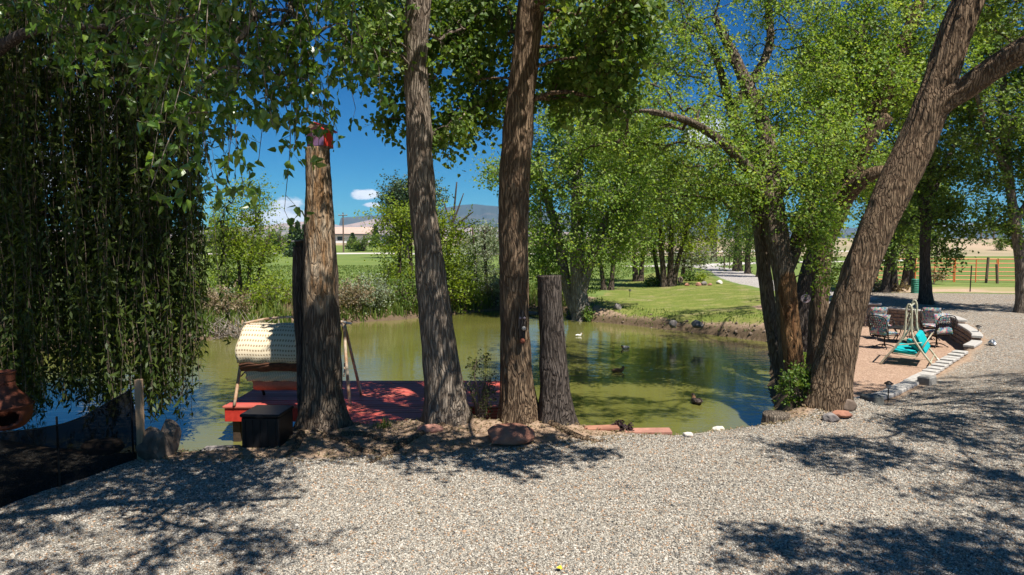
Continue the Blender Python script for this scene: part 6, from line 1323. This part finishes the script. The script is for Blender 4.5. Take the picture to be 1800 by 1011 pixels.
# twigs and dead leaves on the soil under the trees
X, Y = rg.uniform(-5, 6, 9000), rg.uniform(8.2, 11.2, 9000); g_ = sdf(gravel, X, Y); k = (g_ < .25) & (sdf(pond, X, Y) < -.35); X, Y = X[k], Y[k]; n = len(X); Z = height(X, Y)
C = np.stack([X, Y, Z + .012], 1); V, F, kk = leaf_quads(C, .05, rg, 1.5, .5, hang=0); link('fallen_leaves', mesh_np('fallen_leaves', V, F, M['leaf_brown'], False, {'lv': np.repeat(rg.rand(n), kk)}), kind='stuff')
# surface roots at the foot of the bank trees
for q, pts in enumerate([[(570, 768), (610, 776), (640, 790), (672, 792)], [(780, 755), (735, 768), (690, 790), (650, 812)], [(600, 765), (640, 765), (690, 778), (720, 772)], [(960, 748), (1020, 770), (1060, 775)], [(530, 765), (520, 785), (500, 800)]]):
    P_ = []
    for (a, c_) in pts:
        w_ = atz(a, c_, .03); w_[2] = hz(w_[0], w_[1]) + .005; P_.append(w_)
    P_ = np.array(P_); rr = trunk_mesh('surface_root', P_, [.05, .045, .035, .015], 300 + q, 14, .04, .008, mat=M['bark']); tag(link('surface_root', rr), ['knobbly surface root running right from the foot of the dead trunk', 'long surface root snaking from the leaning cottonwood across the soil', 'bent root between the dead trunk and the leaning cottonwood', 'surface root running right from the cut stump', 'short root in front of the dead trunk beside the black box'][q], 'tree root')
X, Y = rg.uniform(-6, 10, 700), 5 + 7 * rg.rand(700) ** 1.3; k = (sdf(gravel, X, Y) > 0) & (noise2(X * .8, Y * .8, 15) > -.1); X, Y = X[k], Y[k]; n = len(X)
C = np.stack([X, Y, height(X, Y) + .018], 1); V, F, kk = leaf_quads(C, .035, rg, 2.0, .6, hang=0); link('leaf_litter', mesh_np('leaf_litter', V, F, M['leaf_brown'], False, {'lv': np.repeat(rg.rand(n), kk)}), kind='stuff')
yl = MB().add(leaf_quads(np.zeros((1, 3)), .07, np.random.RandomState(2), 2.0, .9, shape='delta')[0], [(0, 1, 2, 3), (0, 3, 4, 5)]).build('fallen_leaf', simple('yellow_leaf', (.75, .62, .05), (.6, .5, .04), 20)); p_ = atz(980, 996, .03); yl.location = (p_[0], p_[1], hz(p_[0], p_[1]) + .03); tag(yl, 'single bright yellow leaf lying on the open gravel', 'leaf')

# ------------------------------------------------------------------ loose gravel, real pebbles near the camera
rg = np.random.RandomState(9); n = 560000
Yp = 4.9 + 9.5 * rg.rand(n) ** 1.25; Xp = rg.uniform(-1, 1, n) * (Yp * .80 + .3); keep = (sdf(gravel, Xp, Yp) > .02 * rg.randn(n) + .0) & (sdf(patio, Xp, Yp) < 0) & (rg.rand(n) < np.clip(1.25 - Yp / 18, .2, 1) * (1 - .55 * sstep(.1, .5, noise2(Xp * .9, Yp * .9, 77))))
Xp, Yp = Xp[keep], Yp[keep]; n = len(Xp); Zp = height(Xp, Yp); print('pebbles', n)
me = bpy.data.meshes.new('gravel'); me.vertices.add(n); sz = np.exp(rg.normal(math.log(.0063), .3, n)) * (1 + .012 * (Yp - 5))
me.vertices.foreach_set('co', np.stack([Xp, Yp, Zp + sz * .25], 1).astype(np.float32).ravel())
for nm, arr in (('psc', np.stack([sz * rg.uniform(.9, 1.5, n), sz * rg.uniform(.75, 1.15, n), sz * rg.uniform(.45, .85, n)], 1)), ('prot', np.stack([rg.normal(0, .35, n), rg.normal(0, .35, n), rg.uniform(0, 6.28, n)], 1))):
    a = me.attributes.new(nm, 'FLOAT_VECTOR', 'POINT'); a.data.foreach_set('vector', arr.astype(np.float32).ravel())
a = me.attributes.new('pcol', 'FLOAT', 'POINT'); a.data.foreach_set('value', rg.rand(n).astype(np.float32))
mp, t, bs, out = new_mat('pebble'); pc_ = attr(t, 'pcol', 'INSTANCER')
c = mix(t, mapr(t, pc_, 0, .28), (.075, .073, .07), (.25, .23, .195)); c = mix(t, mapr(t, pc_, .28, .6), c, (.38, .34, .275)); c = mix(t, mapr(t, pc_, .6, .92), c, (.54, .50, .43)); c = mix(t, mapr(t, pc_, .93, .95), c, (.40, .25, .15))
t.links.new(c, bs.inputs['Base Color']); bs.inputs['Roughness'].default_value = .85
gr = link('gravel', me, kind='stuff'); me.materials.append(mp)
ng = bpy.data.node_groups.new('scatter_pebbles', 'GeometryNodeTree'); ng.interface.new_socket(name='Geometry', in_out='INPUT', socket_type='NodeSocketGeometry'); ng.interface.new_socket(name='Geometry', in_out='OUTPUT', socket_type='NodeSocketGeometry')
gi = ng.nodes.new('NodeGroupInput'); go = ng.nodes.new('NodeGroupOutput'); ic = ng.nodes.new('GeometryNodeMeshIcoSphere'); ic.inputs['Subdivisions'].default_value = 1; ic.inputs['Radius'].default_value = 1
sm = ng.nodes.new('GeometryNodeSetMaterial'); sm.inputs['Material'].default_value = mp; io = ng.nodes.new('GeometryNodeInstanceOnPoints'); ss = ng.nodes.new('GeometryNodeSetShadeSmooth')
def nattr(nm): x = ng.nodes.new('GeometryNodeInputNamedAttribute'); x.data_type = 'FLOAT_VECTOR'; x.inputs['Name'].default_value = nm; return x.outputs['Attribute']
ng.links.new(gi.outputs[0], io.inputs['Points']); ng.links.new(ic.outputs['Mesh'], ss.inputs['Geometry']); ng.links.new(ss.outputs['Geometry'], sm.inputs['Geometry']); ng.links.new(sm.outputs[0], io.inputs['Instance'])
ng.links.new(nattr('psc'), io.inputs['Scale']); ng.links.new(nattr('prot'), io.inputs['Rotation']); ng.links.new(io.outputs[0], go.inputs[0])
md = gr.modifiers.new('scatter', 'NODES'); md.node_group = ng
# ------------------------------------------------------------------ dry summer air
mh = bpy.data.materials.new('haze'); mh.use_nodes = True; t = mh.node_tree; t.nodes.clear(); out = N(t, 'ShaderNodeOutputMaterial')
pv = N(t, 'ShaderNodeVolumePrincipled'); pv.inputs['Color'].default_value = (.38, .64, 1.0, 1); pv.inputs['Density'].default_value = 4.5e-5; pv.inputs['Anisotropy'].default_value = 0.0
t.links.new(pv.outputs[0], out.inputs['Volume'])
hb = MB().box(0, 4700, 298, 27000, 13600, 602).build('haze', mh); hb['kind'] = 'stuff'
